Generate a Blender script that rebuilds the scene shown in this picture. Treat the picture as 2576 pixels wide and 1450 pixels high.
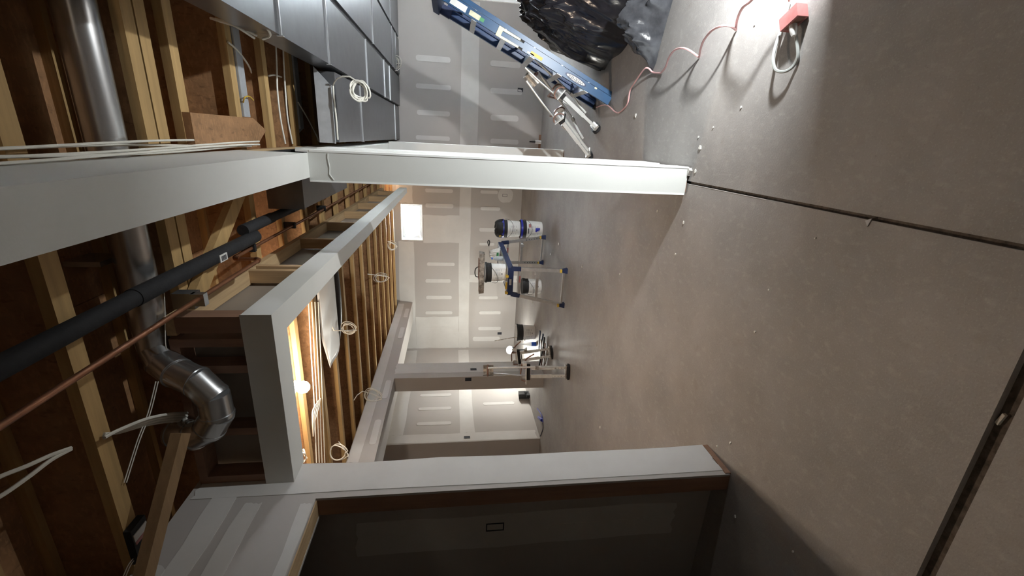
import bpy, math, random
import numpy as np
from mathutils import Vector, Matrix, noise
random.seed(7)
R = math.radians
for o in list(bpy.data.objects): bpy.data.objects.remove(o)
scene = bpy.context.scene
COL = scene.collection

# ---------------------------------------------------------------- camera (portrait shot stored sideways: roll 90 deg)
F_PX, PITCH, YAW, ROLL, CAM_H = 1097.3, R(7.8505), R(18.97), R(0.2523), 1.5
def cam_axes():
    cy, sy = math.cos(YAW), math.sin(YAW)
    fwd = Vector((-sy, cy, 0)); right = Vector((cy, sy, 0)); up = Vector((0, 0, 1))
    cp, sp = math.cos(PITCH), math.sin(PITCH)
    f2 = cp*fwd - sp*up; u2 = cp*up + sp*fwd
    cr, sr = math.cos(ROLL), math.sin(ROLL)
    return cr*right + sr*u2, -sr*right + cr*u2, f2
RT, UP, FW = cam_axes()
EYE = Vector((0, 0, CAM_H))
cd = bpy.data.cameras.new('camera'); cam = bpy.data.objects.new('camera', cd); COL.objects.link(cam)
cd.sensor_fit = 'HORIZONTAL'; cd.sensor_width = 36.0; cd.lens = F_PX/2576*36.0
cd.clip_start = 0.02
m = Matrix.Identity(4)
for i, ax in enumerate((-UP, RT, -FW)):
    for j in range(3): m[j][i] = ax[j]
m.translation = EYE
cam.matrix_world = m
scene.camera = cam
def at(x, y, axis, val):
    "world point where the sight line through photo pixel (x,y) meets the plane axis=val"
    d = RT*(725.-y) - UP*(x-1288.) + FW*F_PX
    i = 'XYZ'.index(axis)
    return EYE + d*((val-EYE[i])/d[i])
def px(p, n): return n*((Vector(p)-EYE).dot(FW))/F_PX   # n photo pixels in metres at p

# ---------------------------------------------------------------- world, exposure
w = bpy.data.worlds.new('world'); scene.world = w; w.use_nodes = True
bg = w.node_tree.nodes['Background']; bg.inputs[0].default_value = (0.90, 0.95, 1.0, 1); bg.inputs[1].default_value = 64.0
vs = scene.view_settings
vs.view_transform = 'Standard'; vs.look = 'None'; vs.exposure = 0.30; vs.gamma = 1.0; vs.use_curve_mapping = False

def light(name, kind, loc, energy, color, size=0.05, direction=None, size_y=None):
    d = bpy.data.lights.new(name, kind); d.energy = energy; d.color = color
    if kind == 'AREA':
        d.shape = 'RECTANGLE'; d.size = size; d.size_y = size_y or size
    else: d.shadow_soft_size = size
    o = bpy.data.objects.new(name, d); COL.objects.link(o); o.location = loc
    if direction is not None: o.rotation_euler = Vector(direction).to_track_quat('-Z', 'Y').to_euler()
    return o
LAMP_N = Vector((-0.205*math.cos(R(11)), 0.979*math.cos(R(11)), math.sin(R(11))))
LAMP_P = Vector((1.11, 1.88, 0.30))
light('work_light_beam', 'AREA', LAMP_P + LAMP_N*0.004, 72, (0.95, 0.99, 1.0), 0.06, LAMP_N, 0.05)
FAR_LAMP = Vector((-4.00, 7.80, 0.335))
light('far_work_light_beam', 'AREA', FAR_LAMP + Vector((.038,.011,.082)), 22, (1.0, 0.99, 0.90), 0.10, (.42,.12,.90), 0.10)
light('far_work_light_spill', 'POINT', FAR_LAMP, 145, (1.0, 0.99, 0.90), 0.096)
BULB = Vector((-1.82, 3.0, 2.61))
light('ceiling_bulb_light', 'POINT', BULB, 172, (1.0, 0.80, 0.62), 0.064)

FILL_BULB = Vector((0.80, -1.65, 2.60))          # added unseen fill bulb behind the camera, raises the light level
light('fill_bulb_light', 'POINT', FILL_BULB, 44, (1.0, 0.84, 0.68), 0.064)

# ---------------------------------------------------------------- materials
def s2l(c): return tuple(((v/255)/12.92 if v/255 <= .04045 else ((v/255+.055)/1.055)**2.4) for v in c)
MATS = {}
def mat(name, col, rough=.7, metal=0., var=.12, scale=6., bump=0., bscale=60., stretch=(1,1,1), col2=None, spec=.5, emit=None, estr=0., detail=5., alpha=None, thr=None, coat=0):
    if name in MATS: return MATS[name]
    M = bpy.data.materials.new(name); M.use_nodes = True; nt = M.node_tree; N = nt.nodes; L = nt.links
    b = N['Principled BSDF']
    b.inputs['Roughness'].default_value = rough; b.inputs['Metallic'].default_value = metal
    b.inputs['Specular IOR Level'].default_value = spec
    if coat: b.inputs['Coat Weight'].default_value = coat
    tc = N.new('ShaderNodeTexCoord'); mp = N.new('ShaderNodeMapping'); L.new(tc.outputs['Object'], mp.inputs[0])
    mp.inputs['Scale'].default_value = stretch
    nz = N.new('ShaderNodeTexNoise'); L.new(mp.outputs[0], nz.inputs['Vector'])
    nz.inputs['Scale'].default_value = scale; nz.inputs['Detail'].default_value = detail; nz.inputs['Roughness'].default_value = .6
    rp = N.new('ShaderNodeValToRGB')
    c1 = tuple(max(0, v*(1-var)) for v in col); c2 = col2 if col2 else tuple(min(1, v*(1+var)) for v in col)
    if thr: rp.color_ramp.elements[0].position, rp.color_ramp.elements[1].position = thr
    else: rp.color_ramp.elements[0].position = .3; rp.color_ramp.elements[1].position = .7
    rp.color_ramp.elements[0].color = (*c1, 1); rp.color_ramp.elements[1].color = (*c2, 1)
    L.new(nz.outputs[0], rp.inputs[0]); L.new(rp.outputs[0], b.inputs['Base Color'])
    if bump:
        n2 = N.new('ShaderNodeTexNoise'); L.new(mp.outputs[0], n2.inputs['Vector']); n2.inputs['Scale'].default_value = bscale; n2.inputs['Detail'].default_value = 4
        bp = N.new('ShaderNodeBump'); bp.inputs['Strength'].default_value = bump; bp.inputs['Distance'].default_value = .01
        L.new(n2.outputs[0], bp.inputs['Height']); L.new(bp.outputs[0], b.inputs['Normal'])
    if emit: b.inputs['Emission Color'].default_value = (*emit, 1); b.inputs['Emission Strength'].default_value = estr
    if alpha is not None: b.inputs['Alpha'].default_value = alpha
    MATS[name] = M; return M
def mix_layer(M, scale, lo, hi, color, stretch=(1,1,1), fac=1., detail=6.):
    "adds a second, larger noise blend over the base colour"
    nt = M.node_tree; N = nt.nodes; L = nt.links; b = N['Principled BSDF']
    src = b.inputs['Base Color'].links[0].from_socket
    tc = N.new('ShaderNodeTexCoord'); mp = N.new('ShaderNodeMapping'); mp.inputs['Scale'].default_value = stretch; L.new(tc.outputs['Object'], mp.inputs[0])
    nz = N.new('ShaderNodeTexNoise'); nz.inputs['Scale'].default_value = scale; nz.inputs['Detail'].default_value = detail; L.new(mp.outputs[0], nz.inputs['Vector'])
    mr = N.new('ShaderNodeMapRange'); mr.inputs[1].default_value = lo; mr.inputs[2].default_value = hi; mr.inputs[4].default_value = fac; L.new(nz.outputs[0], mr.inputs[0])
    mx = N.new('ShaderNodeMix'); mx.data_type = 'RGBA'; L.new(mr.outputs[0], mx.inputs[0]); L.new(src, mx.inputs[6]); mx.inputs[7].default_value = (*color, 1)
    L.new(mx.outputs[2], b.inputs['Base Color'])
CONC = mat('concrete', (.262,.249,.240), .60, var=.13, scale=3.2, bump=.10, bscale=110, detail=12)
mix_layer(CONC, 1.1, .45, .75, (.40,.375,.35), fac=.6); mix_layer(CONC, 34, .54, .72, (.40,.385,.365), (1,.6,1), fac=.38); mix_layer(CONC, 150, .56, .66, (.38,.365,.35), fac=.4); mix_layer(CONC, 9, .62, .74, (.24,.215,.19), fac=.5); mix_layer(CONC, 90, .60, .70, (.20,.18,.16), fac=.35)
CONC_D = mat('concrete_joint', (.10,.082,.066), .95, var=.5, scale=40)
PAPER = mat('drywall_paper', (.415,.392,.372), .85, var=.03, scale=2)
MUD = mat('joint_compound', (.56,.55,.53), .8, var=.04, scale=5)
PRIME = mat('primed_drywall', (.62,.63,.605), .6, var=.02, scale=4, bump=.03, bscale=180)
BEAD = mat('white_trim', (.80,.81,.79), .5, var=.02, scale=4)
BACKP = mat('drywall_back_paper', (.27,.225,.18), .9, var=.06, scale=4)
GYP = mat('gypsum_edge', (.62,.60,.56), .9, var=.15, scale=30, bump=.3)
def wood(name, col, dark, axis, var=.18, rough=.75):
    st = [26,26,26]; st[axis] = 1.6
    M = mat(name, col, rough, var=var, scale=1.1, stretch=tuple(st), bump=.08, bscale=2.0)
    st2 = [5,5,5]; st2[axis] = 1.2
    mix_layer(M, 1.0, .6, .75, dark, tuple(st2), fac=.6); return M
WX = wood('lumber_x', (.45,.295,.125), (.24,.14,.06), 0); WY = wood('lumber_y', (.46,.325,.18), (.24,.14,.06), 1); WZ = wood('lumber_z', (.46,.31,.165), (.22,.13,.06), 2)
WBR = wood('lumber_brown', (.24,.135,.085), (.11,.06,.035), 2)
def osb(name, col):
    M = mat(name, col, .8, var=.25, scale=7, stretch=(2.2,1,1.5), bump=.15, bscale=18, detail=8)
    mix_layer(M, 30, .52, .62, tuple(c*1.45 for c in col), (1,2.5,2), fac=.55); mix_layer(M, 22, .6, .7, tuple(c*.5 for c in col), (2.5,1,1), fac=.6); return M
OSB = osb('osb_sheet', (.32,.17,.078)); WEB = osb('osb_web', (.29,.158,.074))
GALVL = mat('galvanized_lightened', (.46,.48,.51), .45, .35, var=.12, scale=14)  # lighter galvanized copy, missing light put into its colour
WDK = wood('lumber_dark', (.27,.17,.085), (.14,.085,.04), 0)
GALV = mat('galvanized_steel', (.19,.20,.216), .31, .70, var=.09, scale=9, bump=.02, bscale=6)
GALVR = mat('galvanized_round', (.55,.56,.57), .27, .9, var=.06, scale=7)
CLEAT = mat('bright_cleat', (.72,.74,.76), .3, .8, var=.05)
FOAM = mat('black_foam', (.016,.017,.02), .8, var=.2, scale=30, bump=.1)
COPPER = mat('copper', (.30,.135,.07), .42, .7, var=.3, scale=9)
CABLE = mat('white_cable', (.72,.70,.63), .5, var=.06, scale=6)
BLK = mat('black_plastic', (.014,.014,.016), .35, var=.3, scale=10)
BLKM = mat('black_matte', (.012,.012,.013), .75, var=.3, scale=14)
ALU = mat('aluminium', (.60,.61,.62), .35, .85, var=.12, scale=14)
STEELW = mat('painted_aluminium', (.72,.73,.72), .4, .35, var=.08, scale=20)
DIRTY = mat('spattered_metal', (.36,.32,.28), .45, .6, var=.6, scale=22, col2=(.66,.63,.58))
NAVY = mat('navy_plastic', (.010,.022,.075), .45, var=.2, scale=9)
YEL = mat('yellow_plastic', (.62,.42,.06), .5, var=.15, scale=12)
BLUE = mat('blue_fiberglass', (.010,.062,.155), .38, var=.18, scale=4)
BLUED = mat('blue_fiberglass_darker', (.010,.04,.13), .45, var=.2, scale=5)  # darker blue for the far rails
CREAM = mat('cream_metal', (.60,.58,.42), .5, .1, var=.25, scale=20)
WHITE = mat('white_pail', (.72,.72,.70), .45, var=.04, scale=5)
LABELG = mat('label_print_grey', (.42,.43,.45), .6, var=.12, scale=60)
INK = mat('ink_dark', (.03,.03,.04), .6); RED = mat('red_plastic', (.36,.14,.135), .5, var=.2, scale=18); REDC = mat('red_cord', (.56,.33,.33), .55, var=.12, scale=12)
BLUEP = mat('bright_blue', (.02,.10,.55), .4, var=.1); ROYAL = mat('royal_blue', (.012,.02,.32), .35, var=.1)
GREYC = mat('grey_cord', (.33,.35,.34), .5, var=.1); LEATHER = mat('leather', (.20,.11,.085), .7, var=.3, scale=20)
GREENB = mat('green_print', (.05,.25,.10), .5)
VINYL = mat('white_vinyl', (.75,.75,.76), .4, var=.02); CLEAR = mat('clear_plastic', (.75,.82,.88), .15, var=.05, alpha=.55)
PLBAG = mat('black_sheeting', (.012,.012,.016), .20, var=.3, scale=6, bump=.25, bscale=14)
PLGREY = mat('dusty_sheeting', (.030,.031,.036), .20, var=.4, scale=5, col2=(.085,.088,.097), bump=.35, bscale=18, thr=(.3,.8), detail=12)
GLOW = mat('bulb_glow', (1,.9,.7), .5, emit=(1.0,.80,.50), estr=60.)
LEDG = mat('led_glow', (1,1,1), .5, emit=(1.0,.99,.94), estr=90.)
FOIL = mat('foil_sheet', (.80,.82,.83), .36, .15, var=.06, scale=3, bump=.4, bscale=3)
BOXB = mat('outlet_box_blue', (.014,.017,.026), .6)
STICK = mat('white_sticker', (.7,.7,.68), .6)
PORC = mat('porcelain', (.7,.68,.62), .4)

# ---------------------------------------------------------------- mesh building
class MB:
    def __init__(s): s.v = []; s.f = []; s.sm = []
    def add(s, vs, fs, smooth=False):
        n = len(s.v); s.v += [tuple(p) for p in vs]
        for f in fs: s.f.append([i+n for i in f]); s.sm.append(smooth)
        return s
    def box(s, a, b):
        x0,y0,z0 = a; x1,y1,z1 = b
        return s.add([(x0,y0,z0),(x1,y0,z0),(x1,y1,z0),(x0,y1,z0),(x0,y0,z1),(x1,y0,z1),(x1,y1,z1),(x0,y1,z1)],
                     [(0,3,2,1),(4,5,6,7),(0,1,5,4),(1,2,6,5),(2,3,7,6),(3,0,4,7)])
    def hexa(s, lo, hi):
        "eight corners: four low, four high, both counter-clockwise from above"
        return s.add(list(lo)+list(hi), [(0,3,2,1),(4,5,6,7),(0,1,5,4),(1,2,6,5),(2,3,7,6),(3,0,4,7)])
    def bar(s, p, q, wd, th, up=(0,0,1)):
        "rectangular bar from p to q; wd across, th along up"
        p = Vector(p); q = Vector(q); d = (q-p).normalized(); u = Vector(up)
        u = (u - d*u.dot(d)).normalized(); r = d.cross(u)
        c = [(-.5,-.5),(.5,-.5),(.5,.5),(-.5,.5)]
        lo = [p + r*wd*a + u*th*b for a,b in c]; hi = [q + r*wd*a + u*th*b for a,b in c]
        return s.add(lo+hi, [(0,1,2,3),(7,6,5,4),(0,4,5,1),(1,5,6,2),(2,6,7,3),(3,7,4,0)])
    def poly(s, pts, n, th):
        "polygon slab: outline pts, thickness th along n"
        n = Vector(n).normalized()*th; k = len(pts); a = [Vector(p) for p in pts]; b = [p+n for p in a]
        return s.add(a+b, [tuple(range(k))[::-1], tuple(range(k, 2*k))] + [(i,(i+1)%k,(i+1)%k+k,i+k) for i in range(k)])
    def tube(s, pts, r, n=8, cap=True):
        P = [Vector(p) for p in pts]; k = len(P); rr = r if isinstance(r, (list,tuple)) else [r]*k
        T = [((P[min(i+1,k-1)]-P[max(i-1,0)]).normalized()) for i in range(k)]
        u = Vector((0,0,1)) if abs(T[0].z) < .9 else Vector((1,0,0))
        V = []
        for i in range(k):
            u = u - T[i]*u.dot(T[i]); u.normalize(); w_ = T[i].cross(u)
            for j in range(n):
                a = 2*math.pi*j/n; V.append(P[i] + (u*math.cos(a) + w_*math.sin(a))*rr[i])
        Fs = [(i*n+j, i*n+(j+1)%n, (i+1)*n+(j+1)%n, (i+1)*n+j) for i in range(k-1) for j in range(n)]
        s.add(V, Fs, True)
        if cap:
            b = len(s.v)-len(V); s.f.append([b+j for j in range(n)][::-1]); s.sm.append(False)
            s.f.append([b+(k-1)*n+j for j in range(n)]); s.sm.append(False)
        return s
    def lathe(s, prof, c=(0,0,0), n=24, cap=True, axis=2, a0=0, a1=None):
        full = a1 is None; a1 = a0+2*math.pi if full else a1; V = []; m_ = n if full else n+1
        for (r_, z_) in prof:
            for j in range(m_):
                a = a0 + (a1-a0)*j/n; p = [r_*math.cos(a), r_*math.sin(a), z_]
                if axis == 0: p = [p[2], p[0], p[1]]
                if axis == 1: p = [p[1], p[2], p[0]]
                V.append((p[0]+c[0], p[1]+c[1], p[2]+c[2]))
        k = len(prof)
        Fs = [(i*m_+j, i*m_+(j+1)%m_, (i+1)*m_+(j+1)%m_, (i+1)*m_+j) for i in range(k-1) for j in range(n)]
        s.add(V, Fs, True)
        if cap and full:
            b = len(s.v)-len(V); s.f.append([b+j for j in range(n)][::-1]); s.sm.append(False)
            s.f.append([b+(k-1)*n+j for j in range(n)]); s.sm.append(False)
        return s
    def grid(s, fn, nu, nv, smooth=True):
        V = [fn(i/nu, j/nv) for i in range(nu+1) for j in range(nv+1)]
        return s.add(V, [(i*(nv+1)+j, (i+1)*(nv+1)+j, (i+1)*(nv+1)+j+1, i*(nv+1)+j+1) for i in range(nu) for j in range(nv)], smooth)
    def build(s, name, material, parent=None, local=False, angle=40, solid=0):
        off = Vector((0,0,0))
        if parent is not None and not local:
            p = parent
            while p is not None: off += p.location; p = p.parent
        me = bpy.data.meshes.new(name); me.from_pydata([tuple(Vector(v)-off) for v in s.v], [], s.f); me.update()
        me.polygons.foreach_set('use_smooth', s.sm)
        if any(s.sm): me.set_sharp_from_angle(angle=R(angle))
        o = bpy.data.objects.new(name, me); COL.objects.link(o); me.materials.append(material)
        if parent is not None: o.parent = parent
        if solid:
            md = o.modifiers.new('thickness', 'SOLIDIFY'); md.thickness = solid
        return o
def struct(o): o['kind'] = 'structure'; return o
def tag(o, label, cat, group=None):
    o['label'] = label; o['category'] = cat
    if group: o['group'] = group
    return o
def empty(name, loc, label=None, cat=None, group=None, rot=None):
    o = bpy.data.objects.new(name, None); COL.objects.link(o); o.location = loc; o.empty_display_size = .1
    if rot is not None: o.rotation_euler = rot
    if label: tag(o, label, cat, group)
    return o
def box(name, a, b, m_, parent=None): return MB().box(a, b).build(name, m_, parent)
def text(name, body, size, M4, m_, parent):
    cu = bpy.data.curves.new(name, 'FONT'); cu.body = body; cu.size = size; cu.align_x = 'CENTER'; cu.align_y = 'CENTER'; cu.extrude = .0004
    t = bpy.data.objects.new(name, cu); COL.objects.link(t)
    me = bpy.data.meshes.new_from_object(t); bpy.data.objects.remove(t)
    o = bpy.data.objects.new(name, me); COL.objects.link(o); me.materials.clear(); me.materials.append(m_)
    o.parent = parent; o.matrix_local = M4; return o

# ================================================================ SETTING
X0, X1, Y0, Y1 = -5.6, 3.1, -2.6, 9.62
ZJ, ZS = 2.70, 3.00          # joist bottoms, subfloor underside
fl = struct(box('floor', (X0,Y0,-.16), (X1,Y1,-.04), CONC_D))
JX, JY = -.205, .835
box('joint_fill', (JX-.012,JY+.02,-.04), (JX+.012,2.69,-.012), CONC_D, fl); box('joint_fill', (X0,JY-.03,-.04), (X1,JY+.03,-.022), CONC_D, fl); box('joint_strip', (JX-.0105,1.95,-.03), (JX-.0085,2.70,.001), BEAD, fl)
def slab(a, b): return box('slab', (a[0],a[1],-.04), (b[0],b[1],0), CONC, fl)
slab((X0,JY+.021), (JX-.0085,2.95)); slab((JX+.0085,JY+.021), (X1,2.95)); slab((X0,Y0), (JX-.0085,JY-.021)); slab((JX+.0085,Y0), (X1,JY-.021)); slab((X0,2.95), (X1,Y1))

# --- walls
BW = 9.5
wb = MB()
WX0, WX1, WZ0, WZ1 = -2.18, -1.39, 2.125, 2.59
for a, b in (((X0,0),(WX0,ZS)), ((WX1,0),(-.70,ZS)), ((WX0,0),(WX1,WZ0)), ((WX0,WZ1),(WX1,ZS))): wb.box((a[0],BW,a[1]), (b[0],BW+.12,b[1]))
wall_back = struct(wb.build('wall_back', PAPER))
BY = 7.79
DX0, DX1, DZ1 = 2.00, 3.05, 1.50
wr = MB()
for a, b in (((-.80,0),(DX0,ZS)), ((DX1,0),(X1,ZS)), ((DX0,DZ1),(DX1,ZS)), ((DX0,0),(DX1,.45))): wr.box((a[0],BY,a[1]), (b[0],BY+.12,b[1]))
wall_right_back = struct(wr.build('wall_right_back', PAPER))
struct(box('wall_return', (-.80,BY+.12,0), (-.69,BW,ZJ), PAPER))
wrr = MB()
for a, b in (((Y0,0),(5.6,ZS)), ((6.35,0),(BY,ZS)), ((5.6,0),(6.35,1.45)), ((5.6,2.05),(6.35,ZS))): wrr.box((X1,a[0],a[1]), (X1+.1,b[0],b[1]))  # opening left for the added fill window
struct(wrr.build('wall_right', PAPER))
struct(box('wall_front', (X0,Y0-.1,0), (X1,Y0,ZS), PAPER))
struct(box('wall_far_left', (X0-.1,Y0,0), (X0,Y1,ZS), PAPER))
HX = -3.62
wl = MB(); wl.box((-4.07,1.97,2.385), (HX,BW,ZJ)); wl.box((-3.855,6.155,0), (HX,6.63,2.385))
wall_left = struct(wl.build('wall_left', PAPER))
wall_left_room = struct(MB().box((X0,6.07,0), (-4.80,BW,ZJ)).build('wall_left_room', PAPER))
# near-left wall with the doorway
LX = -1.655
ws = MB()
ws.box((LX-.0125,1.73,.006), (LX,1.965,2.72)); ws.box((-3.6,1.85,0), (LX-.0125,1.965,2.72)); ws.box((LX-.0125,.80,2.135), (LX,1.73,2.72)); ws.box((LX-.115,Y0,0), (LX,.80,2.72))
wall_left_near = struct(ws.build('wall_left_near', PAPER))
MB().box((LX-.104,1.732,.0), (LX-.0125,1.77,2.13)).build('door_jamb', WBR, wall_left_near)
MB().box((LX-.104,.80,2.130), (LX-.0125,1.85,2.168)).build('header_plate', WY, wall_left_near)
MB().box((LX-.117,.80,2.128), (LX-.104,1.85,2.72)).build('drywall_sheet', PAPER, wall_left_near)
MB().box((LX-.117,1.77,0), (LX-.104,1.85,2.13)).build('drywall_sheet', PAPER, wall_left_near)
MB().box((LX-.02,1.735,0), (LX+.006,1.965,.03)).build('sill_plate', WBR, wall_left_near)
struct(box('wall_closet', (-3.7,Y0,0), (-3.6,1.85,2.72), PAPER))

# joint compound and tape patches, 1.5 mm proud of the drywall
MUDN = [0]
def mud(parent, axis, val, rects, out, rounded=False, m_=MUD, nm='joint_compound', th=.0016):
    for (x0,y0,x1,y1) in rects:
        ps = [at(x,y,axis,val) for x,y in ((x0,y0),(x1,y0),(x1,y1),(x0,y1))]
        i = {'X':1,'Y':0}[axis]; us = sorted(p[i] for p in ps); zs = sorted(p[2] for p in ps)
        u0,u1,z0,z1 = (us[0]+us[1])/2,(us[2]+us[3])/2,(zs[0]+zs[1])/2,(zs[2]+zs[3])/2
        mudw(parent, axis, val, u0,u1,z0,z1, out, rounded, m_, nm, th)
def mudw(parent, axis, val, u0,u1,z0,z1, out, rounded=True, m_=MUD, nm='joint_compound', th=.0016):
    MUDN[0] += 1; th = .0012 + .00006*(MUDN[0] % 40) + (.0026 if rounded else 0); z0 = max(z0, .01); o2 = []
    if rounded:
        r_ = min(u1-u0, z1-z0)*.40; cs = [(u1-r_,z1-r_,0),(u0+r_,z1-r_,90),(u0+r_,z0+r_,180),(u1-r_,z0+r_,270)]
        for cu,cz,a in cs:
            for k in range(5):
                b = R(a+k*22.5); o2.append((cu+r_*math.cos(b)*(1+random.uniform(-.06,.06)), cz+r_*math.sin(b)*(1+random.uniform(-.06,.06))))
    else:
        n = 7; j = min(.012, .1*min(u1-u0, z1-z0)); rj = lambda: random.uniform(-j,j)
        o2 = [(u0+(u1-u0)*k/n, z0+rj()) for k in range(n)] + [(u1+rj(), z0+(z1-z0)*k/n) for k in range(n)] + [(u1-(u1-u0)*k/n, z1+rj()) for k in range(n)] + [(u0+rj(), z1-(z1-z0)*k/n) for k in range(n)]
    if axis == 'Y': pts = [(u, val, z) for u,z in o2]; n_ = (0,out,0)
    else: pts = [(val, u, z) for u,z in o2]; n_ = (out,0,0)
    if (axis == 'Y' and out > 0) or (axis == 'X' and out < 0): pts = pts[::-1]
    MB().poly(pts, n_, th).build(nm, m_, parent)
def zr(x0,y0,s): return lambda a,b,c,d: (x0+a/s, y0+b/s, x0+c/s, y0+d/s)
z = zr(980,440,3.4528)
mudw(wall_back,'Y',BW,-4.78,WX0-.02,2.33,2.66,-1,False); mudw(wall_back,'Y',BW,WX1+.02,-.82,2.33,2.66,-1,False)
mudw(wall_back,'Y',BW,-4.78,-.82,1.10,1.34,-1,False); mudw(wall_back,'Y',BW,-2.22,-1.62,1.34,2.12,-1,False); mudw(wall_back,'Y',BW,-4.78,-3.98,1.34,2.33,-1,False); mudw(wall_back,'Y',BW,-3.13,-2.96,.02,1.1,-1,False)
mud(wall_back,'Y',BW,[z(*q) for q in ((310,122,550,155),(312,250,555,288),(325,762,565,792),(312,905,530,938),(318,1050,540,1080),(312,1185,545,1212),(310,1322,530,1355),(790,135,940,165),(790,278,960,310),(780,460,930,495),(780,590,910,615),(775,1055,940,1080),(780,1185,965,1212),(770,1320,965,1350))],-1,True)
mudw(wall_back,'Y',BW,-4.62,-4.5,.35,1.0,-1,True)
mudw(wall_back,'Y',BW,-1.30,-1.0,.20,.52,-1,True)
z = zr(980,0,3.625)
mudw(wall_right_back,'Y',BY,-.79,1.97,1.09,1.37,-1,False)
mud(wall_right_back,'Y',BY,[z(*q) for q in ((240,510,555,565),(240,770,560,815),(250,1010,550,1055),(240,1240,550,1280),(920,560,1195,615),(920,810,1210,860),(920,1050,1175,1105),(920,1270,1175,1315))],-1,True)
# near-left wall: bands running along the header
mudw(wall_left_near,'X',LX,.81,1.80,2.50,2.60,1,False); mudw(wall_left_near,'X',LX,.81,1.72,2.37,2.45,1,False); mudw(wall_left_near,'X',LX,.81,1.70,2.14,2.19,1,False)
mudw(wall_left_near,'X',LX,1.76,1.963,.03,2.70,1,False); mudw(wall_left_near,'X',LX,1.25,1.43,2.60,2.70,1,True)
mudw(wall_left_near,'Y',1.85,-2.18,-1.95,.2,2.0,-1,False); 
for k in range(3): mudw(wall_left_near,'Y',1.85,-2.15-.5*k,-2.05-.5*k,.35,.95,-1,True)
mudw(wall_left,'X',HX,4.3,9.4,2.56,2.69,1,False); mudw(wall_left,'X',HX,6.3,6.62,.4,2.4,1,False)
for yy in (4.6,5.6,7.6,8.6): mudw(wall_left,'X',HX,yy,yy+.5,2.42,2.5,1,True)
mudw(wall_left_room,'X',-4.80,6.09,6.3,.05,2.65,1,False); mudw(wall_left_room,'X',-4.80,6.3,9.4,1.1,1.35,1,False); mudw(wall_left_room,'X',-4.80,6.3,9.4,2.3,2.68,1,False)
for yy in (6.55,7.0,7.45):
    mudw(wall_left_room,'X',-4.80,yy,yy+.09,1.5,2.1,1,True)
mudw(wall_left_room,'X',-4.80,7.1,7.19,.3,.9,1,True)
# electrical boxes: near-black plates on the walls, recess shade put into the colour
def outlet(parent, axis, val, u, zc, w_, h_, out):
    f = MB(); a = .006
    def bx(u0,u1,z0,z1,d0,d1):
        lo = (min(val+out*d0,val+out*d1), max(val+out*d0,val+out*d1))
        if axis == 'Y': f.box((u0,lo[0],z0),(u1,lo[1],z1))
        else: f.box((lo[0],u0,z0),(lo[1],u1,z1))
    bx(u-w_/2,u+w_/2,zc-h_/2,zc+h_/2,.0005,.003); bx(u-w_/2,u-w_/2+a,zc-h_/2,zc+h_/2,.003,.006); bx(u+w_/2-a,u+w_/2,zc-h_/2,zc+h_/2,.003,.006)
    bx(u-w_/2,u+w_/2,zc-h_/2,zc-h_/2+a,.003,.006); bx(u-w_/2,u+w_/2,zc+h_/2-a,zc+h_/2,.003,.006)
    f.build('electrical_box', BOXB, parent)
outlet(wall_left_near,'Y',1.85,-2.037,1.257,.055,.10,-1); outlet(wall_left,'X',HX,6.386,1.141,.06,.10,1); outlet(wall_left,'Y',6.155,-3.665,1.234,.06,.10,-1)
outlet(wall_left_room,'X',-4.80,6.179,1.234,.06,.10,1); outlet(wall_back,'Y',BW,-1.15,.375,.06,.10,-1); outlet(wall_right_back,'Y',BY,.78,.394,.06,.09,-1); outlet(wall_back,'Y',BW,-4.42,.36,.06,.10,-1)

# --- windows
def window(n, x0,x1,z0,z1, y, deep):
    f = MB(); t = .045; yo = y+deep
    for a,b in (((x0,z0),(x0+t,z1)),((x1-t,z0),(x1,z1)),((x0+t,z0),(x1-t,z0+t)),((x0+t,z1-t),(x1-t,z1))): f.box((a[0],yo-.05,a[1]),(b[0],yo,b[1]))
    o = struct(f.build('window_%d'%n, VINYL))
    s = MB(); t2 = .03
    xa,xb,za,zb = x0+t,x1-t,z0+t,z1-t
    for a,b in (((xa,za),(xa+t2,zb)),((xb-t2,za),(xb,zb)),((xa+t2,za),(xb-t2,za+t2)),((xa+t2,zb-t2),(xb-t2,zb))): s.box((a[0],yo-.035,a[1]),(b[0],yo-.01,b[1]))
    s.build('sash', VINYL, o)
    G = bpy.data.materials.get('window_glass')
    if not G:
        G = bpy.data.materials.new('window_glass'); G.use_nodes = True; nt = G.node_tree; nt.nodes.clear()
        ou = nt.nodes.new('ShaderNodeOutputMaterial'); tr = nt.nodes.new('ShaderNodeBsdfTransparent'); gl = nt.nodes.new('ShaderNodeBsdfGlossy'); mx = nt.nodes.new('ShaderNodeMixShader')
        gl.inputs['Roughness'].default_value = .02; mx.inputs[0].default_value = .06; tr.inputs[0].default_value = (.95,.97,.97,1)
        nt.links.new(tr.outputs[0], mx.inputs[1]); nt.links.new(gl.outputs[0], mx.inputs[2]); nt.links.new(mx.outputs[0], ou.inputs[0])
    MB().box((xa+t2,yo-.025,za+t2),(xb-t2,yo-.021,zb-t2)).build('pane', G, o)
    j = MB(); r_ = .012                                       # lining of the deep opening
    j.box((x0-r_,y+.001,z0-r_),(x0,yo,z1+r_)); j.box((x1,y+.001,z0-r_),(x1+r_,yo,z1+r_)); j.box((x0,y+.001,z0-r_),(x1,yo,z0)); j.box((x0,y+.001,z1),(x1,yo,z1+r_))
    return o, j
o, j = window(1, WX0+.012, WX1-.012, WZ0+.012, WZ1-.012, BW, .30); j.build('sill_lining', PLGREY if False else GYP, o)
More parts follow.
